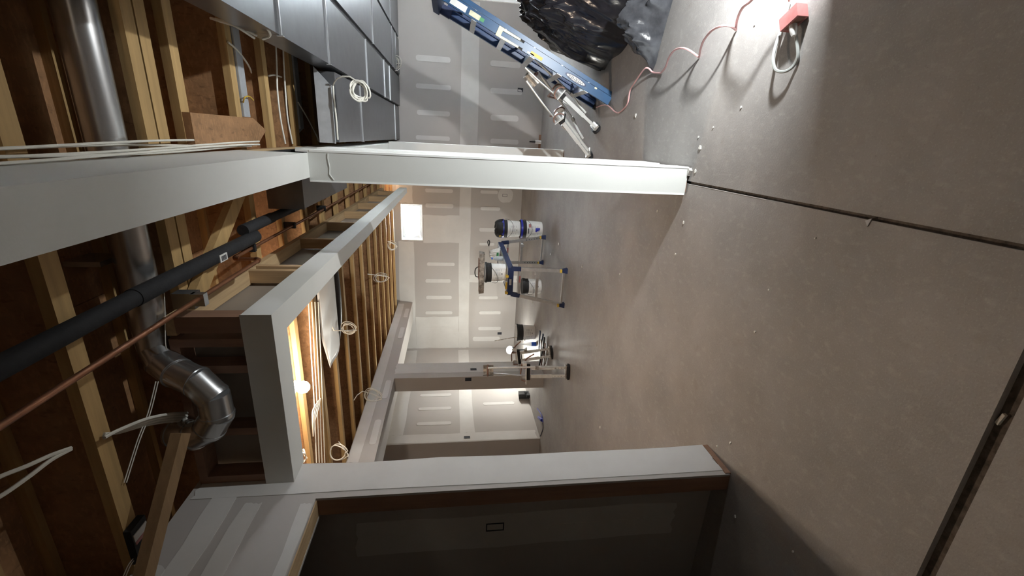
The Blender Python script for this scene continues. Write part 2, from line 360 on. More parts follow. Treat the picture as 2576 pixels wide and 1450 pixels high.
s = MB(); s.tube([(WX0+.06,BW+.05,WZ0+.04),(WX0+.05,BW+.15,WZ0+.06),(WX0+.09,BW+.24,WZ0+.10),(WX0+.05,BW+.2,WZ0+.25),(WX0+.06,BW+.1,WZ0+.4)], .018, 6); s.build('loose_wrap', CLEAR, o)
o, j = window(2, DX0+.012, DX1-.012, .462, DZ1-.012, BY, .12); j.build('sill_lining', GYP, o)

f3 = MB()  # added window out of view, brings extra daylight to the right side
for a, b in (((5.6,1.45),(5.64,2.05)), ((6.31,1.45),(6.35,2.05)), ((5.64,1.45),(6.31,1.49)), ((5.64,2.01),(6.31,2.05)), ((5.96,1.49),(5.99,2.01))): f3.box((X1+.04,a[0],a[1]), (X1+.09,b[0],b[1]))
w3 = struct(f3.build('window_3', VINYL))
for a, b in ((5.64,5.96),(5.99,6.31)): MB().box((X1+.063,a,1.49),(X1+.067,b,2.01)).build('pane', bpy.data.materials['window_glass'], w3)

# --- ceiling: subfloor sheets and I-joists
ce = struct(box('ceiling', (X0,Y0,ZS+.02), (X1,Y1,ZS+.06), OSB))
xs = [X0 + 1.22*i for i in range(9)]; ys = [Y0 + 2.44*i for i in range(7)]
for i in range(8):
    for k in range(-1, 6):
        ya = max(Y0, ys[0]+2.44*k+(1.22 if i % 2 else 0)); yb = min(Y1, ys[0]+2.44*(k+1)+(1.22 if i % 2 else 0)); xb = min(X1, X0+1.22*(i+1))
        if yb-ya > .1 and xb-X0-1.22*i > .05: box('osb_panel', (X0+1.22*i+.0015,ya+.0015,ZS), (xb-.0015,yb-.0015,ZS+.019), OSB, ce)
JOISTS = [-1.9,-1.4,-.9,-.4,.1,.55,1.0,1.435,2.035,2.113,2.30,2.84,3.30,3.81,4.32,4.83,5.38,5.93,6.48,7.05,7.60,8.15,8.68,9.2]
for y in JOISTS:
    wdt = .036 if y not in (2.035,2.113) else .037
    XA = -.12 if y == 2.30 else X0+.01
    jo = box('joist', (XA,y-.005,ZJ+.038), (X1-.01,y+.005,ZS-.038), WEB, ce)
    box('flange', (XA,y-wdt+.003,ZJ), (X1-.01,y+wdt-.003,ZJ+.038), WX, jo); box('flange', (XA,y-wdt+.003,ZS-.038), (X1-.01,y+wdt-.003,ZS), WX, jo)

# ================================================================ BEAM, PIERS, SOFFIT
pier = empty('drywall_pier', (-.197,3.05,0), 'white boxed pier at the centre with narrow trim down its right side', 'pillar')
MB().box((-.283,2.70,.012),(-.122,3.40,2.312)).build('drywall_face', PRIME, pier)
MB().box((-.270,2.715,0),(-.135,3.385,.012)).build('sill_plate', WBR, pier)
MB().box((-.122,2.70,.010),(-.110,2.86,2.375)).build('trim_board', BEAD, pier); MB().box((-.122,3.12,.012),(-.110,3.40,2.375)).build('trim_board', BEAD, pier)
MB().box((-.122,2.86,.012),(-.116,3.12,2.36)).build('filler_strip', PRIME, pier)
MB().box((-.286,2.697,.016),(-.278,2.712,2.31)).build('corner_bead', BEAD, pier); MB().box((-.120,2.6975,.016),(-.109,2.71,2.30)).build('corner_bead', BEAD, pier)
cr = MB(); cr.poly([(-.165,2.69,.0),(-.13,2.672,.0),(-.115,2.69,.0),(-.118,2.699,.0)], (0,0,1), .02); cr.build('crumbled_gypsum', GYP, pier)
sm_ = MB(); sm_.tube([(-.272,2.6985,2.178),(-.24,2.6985,2.20),(-.2,2.6985,2.196),(-.15,2.6985,2.203),(-.125,2.6985,2.20)], .003, 5); sm_.build('tape_seam', PRIME, pier)
pier2 = empty('drywall_post', (-.19,6.15,0), 'white far post under the beam, half hidden behind the pier', 'pillar')
MB().box((-.28,6.04,.012),(-.100,6.26,2.31)).build('drywall_face', BEAD, pier2); MB().box((-.27,6.05,0),(-.11,6.25,.012)).build('sill_plate', WBR, pier2)
beam = empty('boxed_beam', (-.193,0,2.31), 'long grey drywall-wrapped beam running overhead onto the white pier', 'beam')
MB().box((-.262,Y0,2.310),(-.126,2.70,2.323)).build('drywall_underside', PRIME, beam); MB().box((-.138,Y0,2.323),(-.126,2.66,2.66)).build('drywall_side', PRIME, beam)
MB().box((-.262,Y0,2.323),(-.250,2.70,2.66)).build('drywall_side', PRIME, beam); MB().box((-.245,Y0,2.345),(-.142,BY,2.36)).box((-.20,Y0,2.36),(-.19,BY,2.64)).box((-.245,Y0,2.64),(-.142,BY,2.655)).build('steel_beam', BLKM, beam)
MB().box((-.262,3.40,2.312),(-.126,BY,2.325)).box((-.138,3.40,2.325),(-.126,BY,2.6)).build('drywall_wrap', PRIME, beam)
MB().box((-.26,Y0,2.656),(-.13,BY,2.698)).build('top_plate', WY, beam)
MB().poly([(.045,2.27,2.665),(.045,2.93,2.665),(-.02,3.10,2.665),(-.115,2.93,2.665),(-.115,2.27,2.665)], (0,0,1), .034).build('blocking_board', WEB, beam)

# L-shaped soffit: white strip on ladder framing
sf = empty('drywall_soffit', (-.82,1.9,2.267), 'white drywall soffit edge turning a corner under open stud framing', 'soffit')
A, B_, C_, D_ = Vector((-.762,1.847,0)), Vector((-.862,7.74,0)), Vector((-.950,7.74,0)), Vector((-.889,1.997,0))
E_, G_ = Vector((LX,1.992,0)), Vector((LX,1.842,0))
def ring(z0, z1, pts): return [(p.x,p.y,z0) for p in pts], [(p.x,p.y,z1) for p in pts]
t = .0125
s = MB(); s.hexa(*ring(2.267,2.28,(D_,A,B_,C_))); s.hexa(*ring(2.267,2.28,(E_,G_,A,D_))); s.build('drywall_underside', PRIME, sf)
s = MB(); s.hexa(*ring(2.28,2.392,(A+Vector((-t,0,0)),A,B_,B_+Vector((-t,0,0))))); s.build('drywall_side', PRIME, sf)
s = MB(); s.hexa(*ring(2.28,2.396,(G_+Vector((0,t,0)),G_,A,A+Vector((-t,t,0))))); s.build('drywall_front', PRIME, sf)
s = MB(); s.hexa(*ring(2.28,ZJ,(D_+Vector((0,0,0)),D_+Vector((t,0,0)),C_+Vector((t,0,0)),C_))); s.build('drywall_backing', BACKP, sf)
s = MB(); s.hexa(*ring(2.28,ZJ,(E_,E_+Vector((0,-t,0)),D_+Vector((0,-t,0)),D_))); s.build('drywall_backing', BACKP, sf)
def onAB(y, dx): f = (y-A.y)/(B_.y-A.y); return A.x+(B_.x-A.x)*f + dx
for y in (1.88,2.60,2.70,3.50,4.25,4.97,5.70,6.45,7.2):
    x = onAB(y,-.014); s = MB(); s.box((x-.075,y-.019,2.318),(x,y+.019,2.662)); s.build('stud', WZ if y > 2 else WBR, sf)
s = MB(); s.hexa(*ring(2.662,2.70,[Vector((onAB(y,d),y,0)) for y,d in ((1.862,-.10),(1.862,-.014),(7.74,-.014),(7.74,-.09))])); s.build('top_rail', WY, sf)
s = MB(); s.hexa(*ring(2.28,2.318,[Vector((onAB(y,d),y,0)) for y,d in ((1.862,-.10),(1.862,-.014),(7.74,-.014),(7.74,-.09))])); s.build('bottom_rail', WY, sf)
for x in (-.80,-.90,-1.03,-1.36,-1.63): MB().box((x-.019,1.862,2.318),(x+.019,1.95,2.662)).build('stud', WBR, sf)
MB().box((LX,1.862,2.662),(-.88,1.96,2.70)).build('top_rail', WBR, sf); MB().box((LX,1.862,2.28),(-.88,1.96,2.318)).build('bottom_rail', WBR, sf)

# ================================================================ DUCTS AND PIPES
def trunk(name, label, x0,x1,z0,z1, cuts, cleat=True):
    o = empty(name, ((x0+x1)/2,cuts[0],z0), label, 'duct')
    for a,b in zip(cuts, cuts[1:]):
        MB().box((x0,a+.002,z0),(x1,b-.002,z1)).build('duct_section', GALV, o)
        if cleat and b != cuts[-1]:
            MB().box((x0-.003,b-.007,z0-.010),(x1+.003,b+.007,z0)).build('drive_cleat', CLEAT, o)
            MB().box((x0-.008,b-.010,z0-.018),(x0-.003,b+.010,z0+.012)).build('cleat_tab', CLEAT, o)
    return o
trunk('trunk_duct', 'long rectangular galvanized trunk duct, leftmost full-length run with brownish side', .43,.845,2.34,2.49, [-1.4,.1,1.5,2.55,3.45,4.9,6.1,6.6,7.775])
trunk('supply_duct', 'rectangular galvanized duct in the middle, behind the long trunk', .885,1.375,2.33,2.49, [3.75,5.3,6.9,7.3,7.775])
trunk('return_duct', 'rectangular galvanized duct farthest right, highest against the grey wall', 1.415,1.93,2.33,2.49, [3.2,5.2,6.8,7.775])
trunk('short_duct', 'short wide galvanized duct between the beam and the long trunk', -.085,.405,2.36,2.50, [3.67,4.6,7.2,7.775])
for a,b,cc in (((.846,1.0,2.346),(.884,7.77,2.48),'dark insulation strip in the gap beside the long trunk duct'), ((1.376,3.3,2.346),(1.414,7.77,2.48),'dark insulation strip between the two rightmost ducts'), ((.406,4.2,2.37),(.4285,7.77,2.48),'dark insulation strip beside the short duct')):
    tag(box('insulation_strip', a, b, FOAM), cc, 'insulation')
tag(MB().poly([(-.09,3.60,2.378),(.31,3.60,2.378),(.425,3.60,2.485),(-.09,3.60,2.485)], (0,1,0), .012).box((-.095,3.596,2.372),(.31,3.62,2.378)).build('end_plate', GALVL), 'flat galvanized plate closing the near end of the short duct', 'sheet metal')
tag(MB().box((.05,2.885,2.692),(.9,2.965,2.95)).build('bay_duct', GALVL), 'narrow galvanized duct lying in the joist bay near the white cables', 'duct')
tag(MB().box((.0,3.86,2.692),(.9,3.95,2.95)).poly([(-.06,3.86,2.76),(0,3.86,2.70),(0,3.86,2.93)], (0,1,0), .09).build('bay_duct', GALVL), 'narrow crumpled galvanized duct in the joist bay beside the thin diagonal cable', 'duct')
# gray metal box left of the beam, above the pipes
tag(MB().box((-.50,3.05,2.47),(-.29,4.3,2.69)).box((-.505,3.045,2.465),(-.285,3.06,2.69)).build('junction_duct', GALV), 'grey metal box duct left of the pier above the dark pipes', 'duct')
# round duct and elbow
rd = empty('round_duct', (-.2,1.896,2.78), 'shiny round metal duct crossing above the beam into a jointed elbow', 'duct')
MB().tube([(3.0,1.896,2.78),(.55,1.896,2.78),(.0,1.896,2.78),(-.93,1.896,2.78)], .064, 28).build('pipe_run', GALVR, rd)
EP = [(-.93,1.896,2.78),(-.985,1.855,2.735),(-1.005,1.80,2.655),(-1.03,1.765,2.565),(-1.095,1.745,2.50),(-1.18,1.74,2.495),(-1.25,1.745,2.54),(-1.30,1.77,2.62),(-1.325,1.82,2.72)]
for k in range(len(EP)-1):
    p, q = Vector(EP[k]), Vector(EP[k+1]); d = (q-p).normalized()
    MB().tube([p-d*.012, q+d*.012], .063+.0012*(k % 2), 28).build('elbow_segment', GALVR, rd)
    MB().tube([q-d*.006, q+d*.006], .0668, 28).build('crimp_ring', GALVR, rd)
MB().box((-.55,1.83,2.86),(-.53,1.965,2.99)).build('hanger_strap', GALVR, rd)
# black insulated drain pipe
bp = empty('insulated_pipe', (-.60,1.8,2.62), 'thick black insulated pipe with a white barcode sticker', 'pipe')
MB().tube([(-.605,-1.5,2.62),(-.602,1.1,2.62),(-.598,1.62,2.62)], .031, 20).build('insulation_sleeve', FOAM, bp)
MB().tube([(-.598,1.61,2.62),(-.597,2.55,2.62),(-.60,2.64,2.625),(-.602,2.70,2.65)], [.034,.034,.034,.028], 20).build('insulation_sleeve', FOAM, bp)
pc = at(570,645,'X',-.60+.02); MB().hexa([(-.62,2.15,2.5835),(-.585,2.15,2.584),(-.585,2.22,2.584),(-.62,2.22,2.5835)], [(-.62,2.15,2.5875),(-.585,2.15,2.588),(-.585,2.22,2.588),(-.62,2.22,2.5875)]).build('barcode_sticker', STICK, bp)
for k in range(6): MB().box((-.615,2.163+.008*k,2.5825),(-.592,2.167+.008*k,2.5845)).build('bar', INK, bp)
b2 = tag(MB().tube([(-.548,2.55,2.645),(-.545,2.65,2.64),(-.545,2.95,2.64)], .032, 16).tube([(-.545,2.94,2.64),(-.55,3.7,2.64),(-.53,4.6,2.64)], .028, 16).build('insulated_pipe', FOAM), 'thinner black insulated pipe running on beyond the thick one', 'pipe')
cp = empty('copper_pipe', (-.66,1.8,2.5), 'long thin brown copper pipe with a raised offset bend', 'pipe')
CX = -.662
MB().tube([(CX,-1.5,2.50),(CX,1.0,2.50),(CX,2.33,2.50),(CX,2.36,2.503),(CX,2.375,2.52),(CX,2.378,2.55),(CX,2.378,2.60),(CX,2.38,2.625),(CX,2.395,2.637),(CX,2.43,2.64),(CX-.01,4.5,2.64),(CX-.02,7.7,2.64)], .0095, 12).build('pipe_run', COPPER, cp)
MB().tube([(CX,2.335,2.5),(CX,2.362,2.504),(CX,2.377,2.525)], .012, 12).build('elbow_fitting', COPPER, cp); MB().tube([(CX,2.378,2.605),(CX,2.382,2.627),(CX,2.41,2.639)], .012, 12).build('elbow_fitting', COPPER, cp)
for y in (2.62,3.3,4.1): MB().box((CX-.022,y-.012,2.622),(CX+.022,y+.012,2.697)).build('pipe_clip', BLKM, cp)
MB().box((CX-.03,1.77,2.478),(CX+.02,1.80,2.53)).box((CX-.045,1.775,2.52),(CX+.02,1.83,2.60)).build('pipe_bracket', GALVR, cp)
# timber braces
tag(MB().bar((-.765,2.06,2.676),(-.275,2.74,2.676),.086,.036).build('timber_brace', WX), 'diagonal timber brace behind the barcode pipe', 'brace')
tag(MB().bar((-1.165,1.60,2.562),(-1.60,1.27,2.60),.065,.04).build('timber_brace', WDK), 'dark diagonal timber brace in front of the left wall top', 'brace')
g = tag(MB().box((-1.60,1.395,2.672),(-1.44,1.475,2.698)).build('hanger_plate', BLKM), 'dark metal joist hanger with a small red and white label', 'bracket')
MB().box((-1.51,1.400,2.669),(-1.465,1.47,2.672)).build('paper_label', STICK, g); MB().box((-1.51,1.400,2.668),(-1.496,1.47,2.6705)).build('label_stripe', RED, g)

# ================================================================ CABLES
def spline(P, n=6):
    P = [Vector(p) for p in P]; out = []
    for i in range(len(P)-1):
        a,b,c,d = P[max(i-1,0)],P[i],P[i+1],P[min(i+2,len(P)-1)]
        for k in range(n):
            t_ = k/n; out.append(.5*((2*b)+(c-a)*t_+(2*a-5*b+4*c-d)*t_*t_+(3*b-a-3*c+d)*t_**3))
    return out + [P[-1]]
def cable(name, pts, r_, m_, label, group=None, cat='cable', n=6):
    o = MB().tube(spline(pts, n), r_, 7).build(name, m_); return tag(o, label, cat, group)
# cables along the top of the beam
for k,(dx,dz,ph) in enumerate(((.012,.0,0),(.024,-.022,1.3),(.010,-.040,2.1),(.034,.012,3.0),(.020,.026,4.2))):
    pts = [(-.118+dx+.012*math.sin(ph+y*2.3), y, 2.652+dz+.014*math.sin(ph*2+y*3.1)) for y in (-1.2,-.2,.6,1.0,1.35,1.7,2.0,2.3,2.6,2.85)]
    cable('power_cable', pts, .0046, CABLE, 'white power cable in the bundle lying along the top of the beam', 'cables along the beam')
for k in range(4):
    pts = [at(x,y+dy,'Z',2.66+.012*k) for x,y,dy in ((262,1102,-3*k),(300,1086,2*k-4),(370,1062,5*k-8),(430,1050,6*k-8),(470,1048,7*k-8))]
    cable('power_cable', pts, .0062, CABLE, 'white power cable in the bundle reaching the elbow duct', 'cables near the elbow duct')
for k in range(2):
    pts = [at(x,y+dy,'Z',2.68) for x,y,dy in ((-60,1232,45*k),(0,1200,50*k),(70,1172,30*k),(130,1145,12*k),(178,1128,3*k))]
    cable('power_cable', pts, .0062, CABLE, 'white power cable of the pair fanning out at the far left', 'cables at the top left')
for k in range(2): cable('thin_wire', [at(x+6*k,y,'Z',2.69) for x,y in ((392,960),(372,1040),(345,1110),(312,1215))], .002, CABLE, 'thin pale wire crossing behind the cable bundle', 'thin wires')
cable('thin_wire', [at(x,y,'Z',2.69) for x,y in ((408,690),(414,760),(416,860),(420,880))], .002, CABLE, 'thin pale wire hanging beside the round duct left of the beam')
for k in range(2): cable('thin_wire', [at(x-6*k,y,'Z',2.69) for x,y in ((352,1395),(330,1420),(312,1460))], .002, CABLE, 'thin pale wire at the foot of the dark brace', 'wires by the dark brace')
for k,xx in enumerate((694,712)):
    cable('power_cable', [at(xx,118,'Z',2.69),at(xx+2,170,'Z',2.685),at(xx+4+2*k,230,'Z',2.69),at(xx+12,300,'Z',2.685),at(xx+24,362,'Z',2.68)], .0055, CABLE, ('left' if k == 0 else 'right')+' one of two white cables running down the lit joist bay')
cable('power_cable', [at(574,106,'Z',2.69),at(600,130,'Z',2.69),at(625,165,'Z',2.72),at(633,186,'Z',2.8)], .0055, CABLE, 'white cable curving out of a hole in the lit joist bay')
cable('power_cable', [at(676,191,'Z',2.70),at(690,189,'Z',2.70),at(708,194,'Z',2.72)], .0055, CABLE, 'short white cable stub between two joists')
cable('power_cable', [at(750,258,'Z',2.68),at(775,300,'Z',2.67),at(798,345,'Z',2.665),at(806,357,'Z',2.665),at(846,352,'Z',2.62)], .0055, CABLE, 'thin white cable slanting across the lit joist bay to the post top')
cable('ground_wire', [at(612,258,'Z',2.69),at(616,245,'Z',2.67),at(627,243,'Z',2.67),at(637,252,'Z',2.69)], .004, YEL, 'yellow looped wire stub in the joist bay')
for k in range(5):
    a = at(530+6*k,46+2*k,'Z',2.64); c = at(585+14*k,62+4*k,'Z',2.50+.01*k); e = at(640+6*k,96-6*k,'Z',2.45)
    cable('power_cable', [a,c,e], .006, CABLE, 'white cable end in the sprayed bunch hanging beside the trunk duct', 'cable ends by the trunk duct')
cable('power_cable', [at(614,50,'Z',2.42),at(650,56,'Z',2.38),at(672,72,'Z',2.36),at(679,90,'Z',2.38),at(660,98,'Z',2.42)], .006, CABLE, 'white cable loop bulging under the trunk duct')
def coil(cx, cy, axis, val, rx, ry, turns, label, tail=None, r_=.0055):
    c = at(cx,cy,axis,val); pts = []
    ux, uy = Vector((0,0,-1)), Vector((-1,0,0))
    a = px(c, rx); b = px(c, ry); rg = random.Random(int(cx*7+cy))
    for k in range(int(turns)):
        sa, sb = rg.uniform(.62,1.05), rg.uniform(.70,1.05); ox, oy, tw, dy = rg.uniform(-.22,.22), rg.uniform(-.20,.20), rg.uniform(-.5,.5), rg.uniform(-.025,.025)
        for i in range(13):
            th = 2*math.pi*i/13 + .3*k; ca, sn = sa*math.cos(th), sb*math.sin(th)
            pts.append(c + ux*a*(ca*math.cos(tw)-sn*math.sin(tw)+ox) + uy*b*(ca*math.sin(tw)+sn*math.cos(tw)+oy) + Vector((0,dy+.012*math.sin(th*2),0)))
    if tail: pts = [Vector(t_) for t_ in tail] + pts
    o = MB().tube(spline(pts,2), r_, 6).build('cable_coil', CABLE); tag(o, label, 'cable')
coil(992,159,'Y',7.30,17,16,4, 'white cable coil hanging against the grey back-right wall by the ducts', [at(965,165,'Y',7.32)])
coil(905,226,'Y',3.45,21,25,5, 'large white cable coil hanging in front of the short duct', [at(838,216,'Y',3.60),at(848,198,'Y',3.52),at(880,193,'Y',3.48)])
cable('power_cable', [at(838,216,'Y',3.57),at(840,245,'Y',3.57),at(846,300,'Y',3.57),at(850,352,'Y',3.57)], .006, CABLE, 'white cable dropping from the large coil between two ducts')
coil(988,620,'Z',2.61,11,12,3, 'white cable coil under the joists near the bright window', [at(975,607,'Z',2.68)])
coil(958,700,'Z',2.64,17,12,3, 'white cable coil hanging under the middle joists', [at(925,690,'Z',2.68)])
coil(876,828,'Z',2.62,19,17,4, 'white cable coil hanging beside the shiny foil sheet', [at(838,812,'Z',2.68),at(840,832,'Z',2.66)])
coil(938,996,'Z',2.55,20,20,3, 'white cable coil in front of the left header', [at(890,1008,'Z',2.70),at(912,985,'Z',2.64)])
coil(850,1140,'Z',2.62,22,24,2, 'white cable coil nearest the left wall edge', [at(852,1112,'Z',2.68)])
coil(763,1150,'Z',2.60,5,16,2, 'small bunched white cable in the soffit corner', [at(752,1120,'Z',2.70),at(757,1132,'Z',2.66)])
for k in range(4): cable('power_cable', [at(776+8*k,760,'Z',2.69),at(782+8*k,880,'Z',2.685),at(790+7*k,1010,'Z',2.685),at(796+7*k,1165,'Z',2.69)], .005, CABLE, 'white cable stapled along the warm lit joists left of the bulb', 'cables along the lit joists')
for k in range(4): cable('power_cable', [at(806,1003,'Z',2.68),at(800-4*k,1030,'Z',2.66),at(792-2*k,1060,'Z',2.66),at(788,1098,'Z',2.68)], .0055, CABLE, 'white cable in the drooping bunch past the bulb', 'drooping cables past the bulb')

# foil pan, black flex duct and bulb in the main ceiling
def foil(u, v): return (-.98-1.16*u - .04*v, 3.86+.58*v, 2.692-.02*abs(math.sin(u*9+v*3))*math.sin(math.pi*v) - (.05*max(0,u-.75)*4*(1-v)))
tag(MB().grid(foil, 30, 10).build('foil_pan', FOIL, solid=.002), 'shiny white metal sheet fixed under the joists', 'sheet metal')
tag(MB().tube(spline([(-.95,4.62,2.80),(-1.4,4.58,2.745),(-1.9,4.60,2.75),(-2.3,4.63,2.82)]), .065, 14).build('flex_duct', BLK), 'black flexible duct between joists beside the shiny sheet', 'duct')
lb = empty('ceiling_bulb', tuple(BULB), 'glowing bare bulb in a socket under the joists', 'lamp')
MB().lathe([(.052,.045),(.055,.06),(.05,.085),(.028,.095)], tuple(BULB), 20).build('socket', PORC, lb)
MB().lathe([(.014,.05),(.020,.036),(.040,.012),(.047,-.015),(.040,-.042),(.020,-.060),(.002,-.064)], tuple(BULB), 20).build('bulb', GLOW, lb)
box('junction_box', (BULB.x-.05,BULB.y-.05,BULB.z+.085), (BULB.x+.05,BULB.y+.05,BULB.z+.14), BOXB, lb)

nb = empty('ceiling_bulb', tuple(FILL_BULB), 'added unseen fill bulb under the joists behind the camera position', 'lamp')  # added fill lamp out of view, reuses the seen bulb's fixture
for ch in lb.children:
    c = ch.copy(); COL.objects.link(c); c.parent = nb

# ================================================================ STEP LADDER (leaning, folded)
LD = Vector((.76,0,1.6)).normalized(); LN = Vector((LD.z,0,-LD.x))      # along the rail / across it
ld = empty('step_ladder', (.40,4.60,0), 'blue folded step ladder leaning to the right beside the black sheeting', 'ladder')
def lp(s_, n_, y): return Vector((.345,0,.0)) + LD*s_ + LN*n_ + Vector((0,y,0))
def rail(y0, y1, s0, s1, n0, n1, m_, nm, par=ld, lip=.012):
    f = MB()
    def bb(na,nb,ya,yb): f.hexa([lp(s0,na,ya),lp(s0,nb,ya),lp(s0,nb,yb),lp(s0,na,yb)], [lp(s1,na,ya),lp(s1,nb,ya),lp(s1,nb,yb),lp(s1,na,yb)])
    bb(n0,n1,y0,y0+.004); bb(n0,n0+.004,y0+.004,y1); bb(n1-.004,n1,y0+.004,y1)
    return f.build(nm, m_, par)
NY = 4.37; FY = 4.84
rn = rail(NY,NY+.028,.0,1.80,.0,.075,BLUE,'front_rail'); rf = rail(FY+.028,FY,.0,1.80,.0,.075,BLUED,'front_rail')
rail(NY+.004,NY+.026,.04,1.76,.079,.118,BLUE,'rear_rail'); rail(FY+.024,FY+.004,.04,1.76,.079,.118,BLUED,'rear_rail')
for k,s_ in enumerate((.30,.595,.89,1.185,1.48)):
    f = MB()
    f.hexa([lp(s_-.012,-.002,NY+.006),lp(s_-.012,.08,NY+.006),lp(s_-.012,.08,FY+.022),lp(s_-.012,-.002,FY+.022)],[lp(s_+.004,-.002,NY+.006),lp(s_+.004,.08,NY+.006),lp(s_+.004,.08,FY+.022),lp(s_+.004,-.002,FY+.022)])
    f.hexa([lp(s_-.045,-.004,NY+.006),lp(s_-.045,.002,NY+.006),lp(s_-.045,.002,FY+.022),lp(s_-.045,-.004,FY+.022)],[lp(s_+.004,-.004,NY+.006),lp(s_+.004,.002,NY+.006),lp(s_+.004,.002,FY+.022),lp(s_+.004,-.004,FY+.022)])
    st = f.build('step', ALU, ld)
    MB().bar(lp(s_-.03,.03,FY),lp(s_-.10,.035,FY+.002),.012,.003).build('step_brace', ALU, st)
for s_ in (.35,1.0,1.6): MB().bar(lp(s_,.1,NY+.02),lp(s_,.1,FY+.01),.03,.012,LD).build('rear_brace', ALU, ld)
f = MB(); f.hexa([lp(1.80,-.02,NY-.02),lp(1.80,.14,NY-.02),lp(1.80,.14,FY+.05),lp(1.80,-.02,FY+.05)],[lp(1.86,-.02,NY-.02),lp(1.86,.14,NY-.02),lp(1.86,.14,FY+.05),lp(1.86,-.02,FY+.05)])
cap = f.build('top_cap', NAVY, ld)
f = MB(); f.hexa([lp(1.70,-.006,FY-.004),lp(1.70,.078,FY-.004),lp(1.70,.078,FY+.034),lp(1.70,-.006,FY+.034)],[lp(1.80,-.006,FY-.004),lp(1.80,.078,FY-.004),lp(1.80,.078,FY+.034),lp(1.80,-.006,FY+.034)]); f.build('cap_bracket', NAVY, ld)
for y in (NY,FY):
    f = MB(); f.hexa([lp(-.012,-.004,y-.004),lp(-.012,.085,y-.004),lp(-.012,.085,y+.034),lp(-.012,-.004,y+.034)],[lp(.03,-.003,y-.003),lp(.03,.08,y-.003),lp(.03,.08,y+.033),lp(.03,-.003,y+.033)]); f.build('rubber_foot', BLKM, ld)
# oval badge with the maker's lettering, on the outer face of the near rail
def oval(s_,n_,a,b,y,th,m_,nm,par,k=28):
    f = MB(); f.poly([lp(s_+a*math.cos(t_),n_+b*math.sin(t_),y) for t_ in [2*math.pi*i/k for i in range(k)]], (0,-1,0), th); return f.build(nm,m_,par)
bd = oval(.42,.036,.115,.026,NY-.0003,.0012,NAVY,'maker_badge',ld)
oval(.42,.036,.100,.018,NY-.0017,.0008,STICK,'badge_ring',bd)
Mt = Matrix.Identity(4)
for j,ax in enumerate((LD,-LN,Vector((0,-1,0)))):
    for i in range(3): Mt[i][j] = ax[i]
Mt.translation = lp(.42,.036,NY-.0028) - ld.location
text('badge_lettering','WERNER',.040,Mt,INK,bd)
def deco(s0,s1,n0,n1,m_,nm,y=NY-.0006,par=ld): 
    f = MB(); f.poly([lp(s0,n0,y),lp(s1,n0,y),lp(s1,n1,y),lp(s0,n1,y)], (0,-1,0), .0010); return f.build(nm,m_,par)
deco(.78,.90,.012,.040,YEL,'caution_sticker'); deco(.86,.93,.008,.022,CREAM,'torn_sticker'); deco(1.42,1.52,.015,.055,CREAM,'torn_sticker'); deco(1.38,1.42,.02,.05,GREENB,'green_sticker'); deco(1.55,1.70,.01,.06,STICK,'white_sticker'); deco(.20,.225,.06,.075,CREAM,'torn_sticker')
pb = MB()
pb.hexa([lp(1.20,-.012,NY-.012),lp(1.20,.072,NY-.012),lp(1.20,.072,NY-.004),lp(1.20,-.012,NY-.004)],[lp(1.245,-.012,NY-.012),lp(1.245,.072,NY-.012),lp(1.245,.072,NY-.004),lp(1.245,-.012,NY-.004)])
pb.hexa([lp(1.0,.058,NY-.010),lp(1.0,.074,NY-.010),lp(1.0,.074,NY-.002),lp(1.0,.058,NY-.002)],[lp(1.20,.05,NY-.010),lp(1.20,.072,NY-.010),lp(1.20,.072,NY-.002),lp(1.20,.05,NY-.002)])
pb.hexa([lp(.98,-.002,NY-.010),lp(.98,.014,NY-.010),lp(.98,.014,NY-.002),lp(.98,-.002,NY-.002)],[lp(1.20,-.012,NY-.010),lp(1.20,.008,NY-.010),lp(1.20,.008,NY-.002),lp(1.20,-.012,NY-.002)])
pb.build('shelf_bracket', CREAM, ld)
deco(.99,1.03,.058,.074,BLKM,'rubber_tip',NY-.0102); deco(.98,1.02,-.002,.014,BLKM,'rubber_tip',NY-.0102)

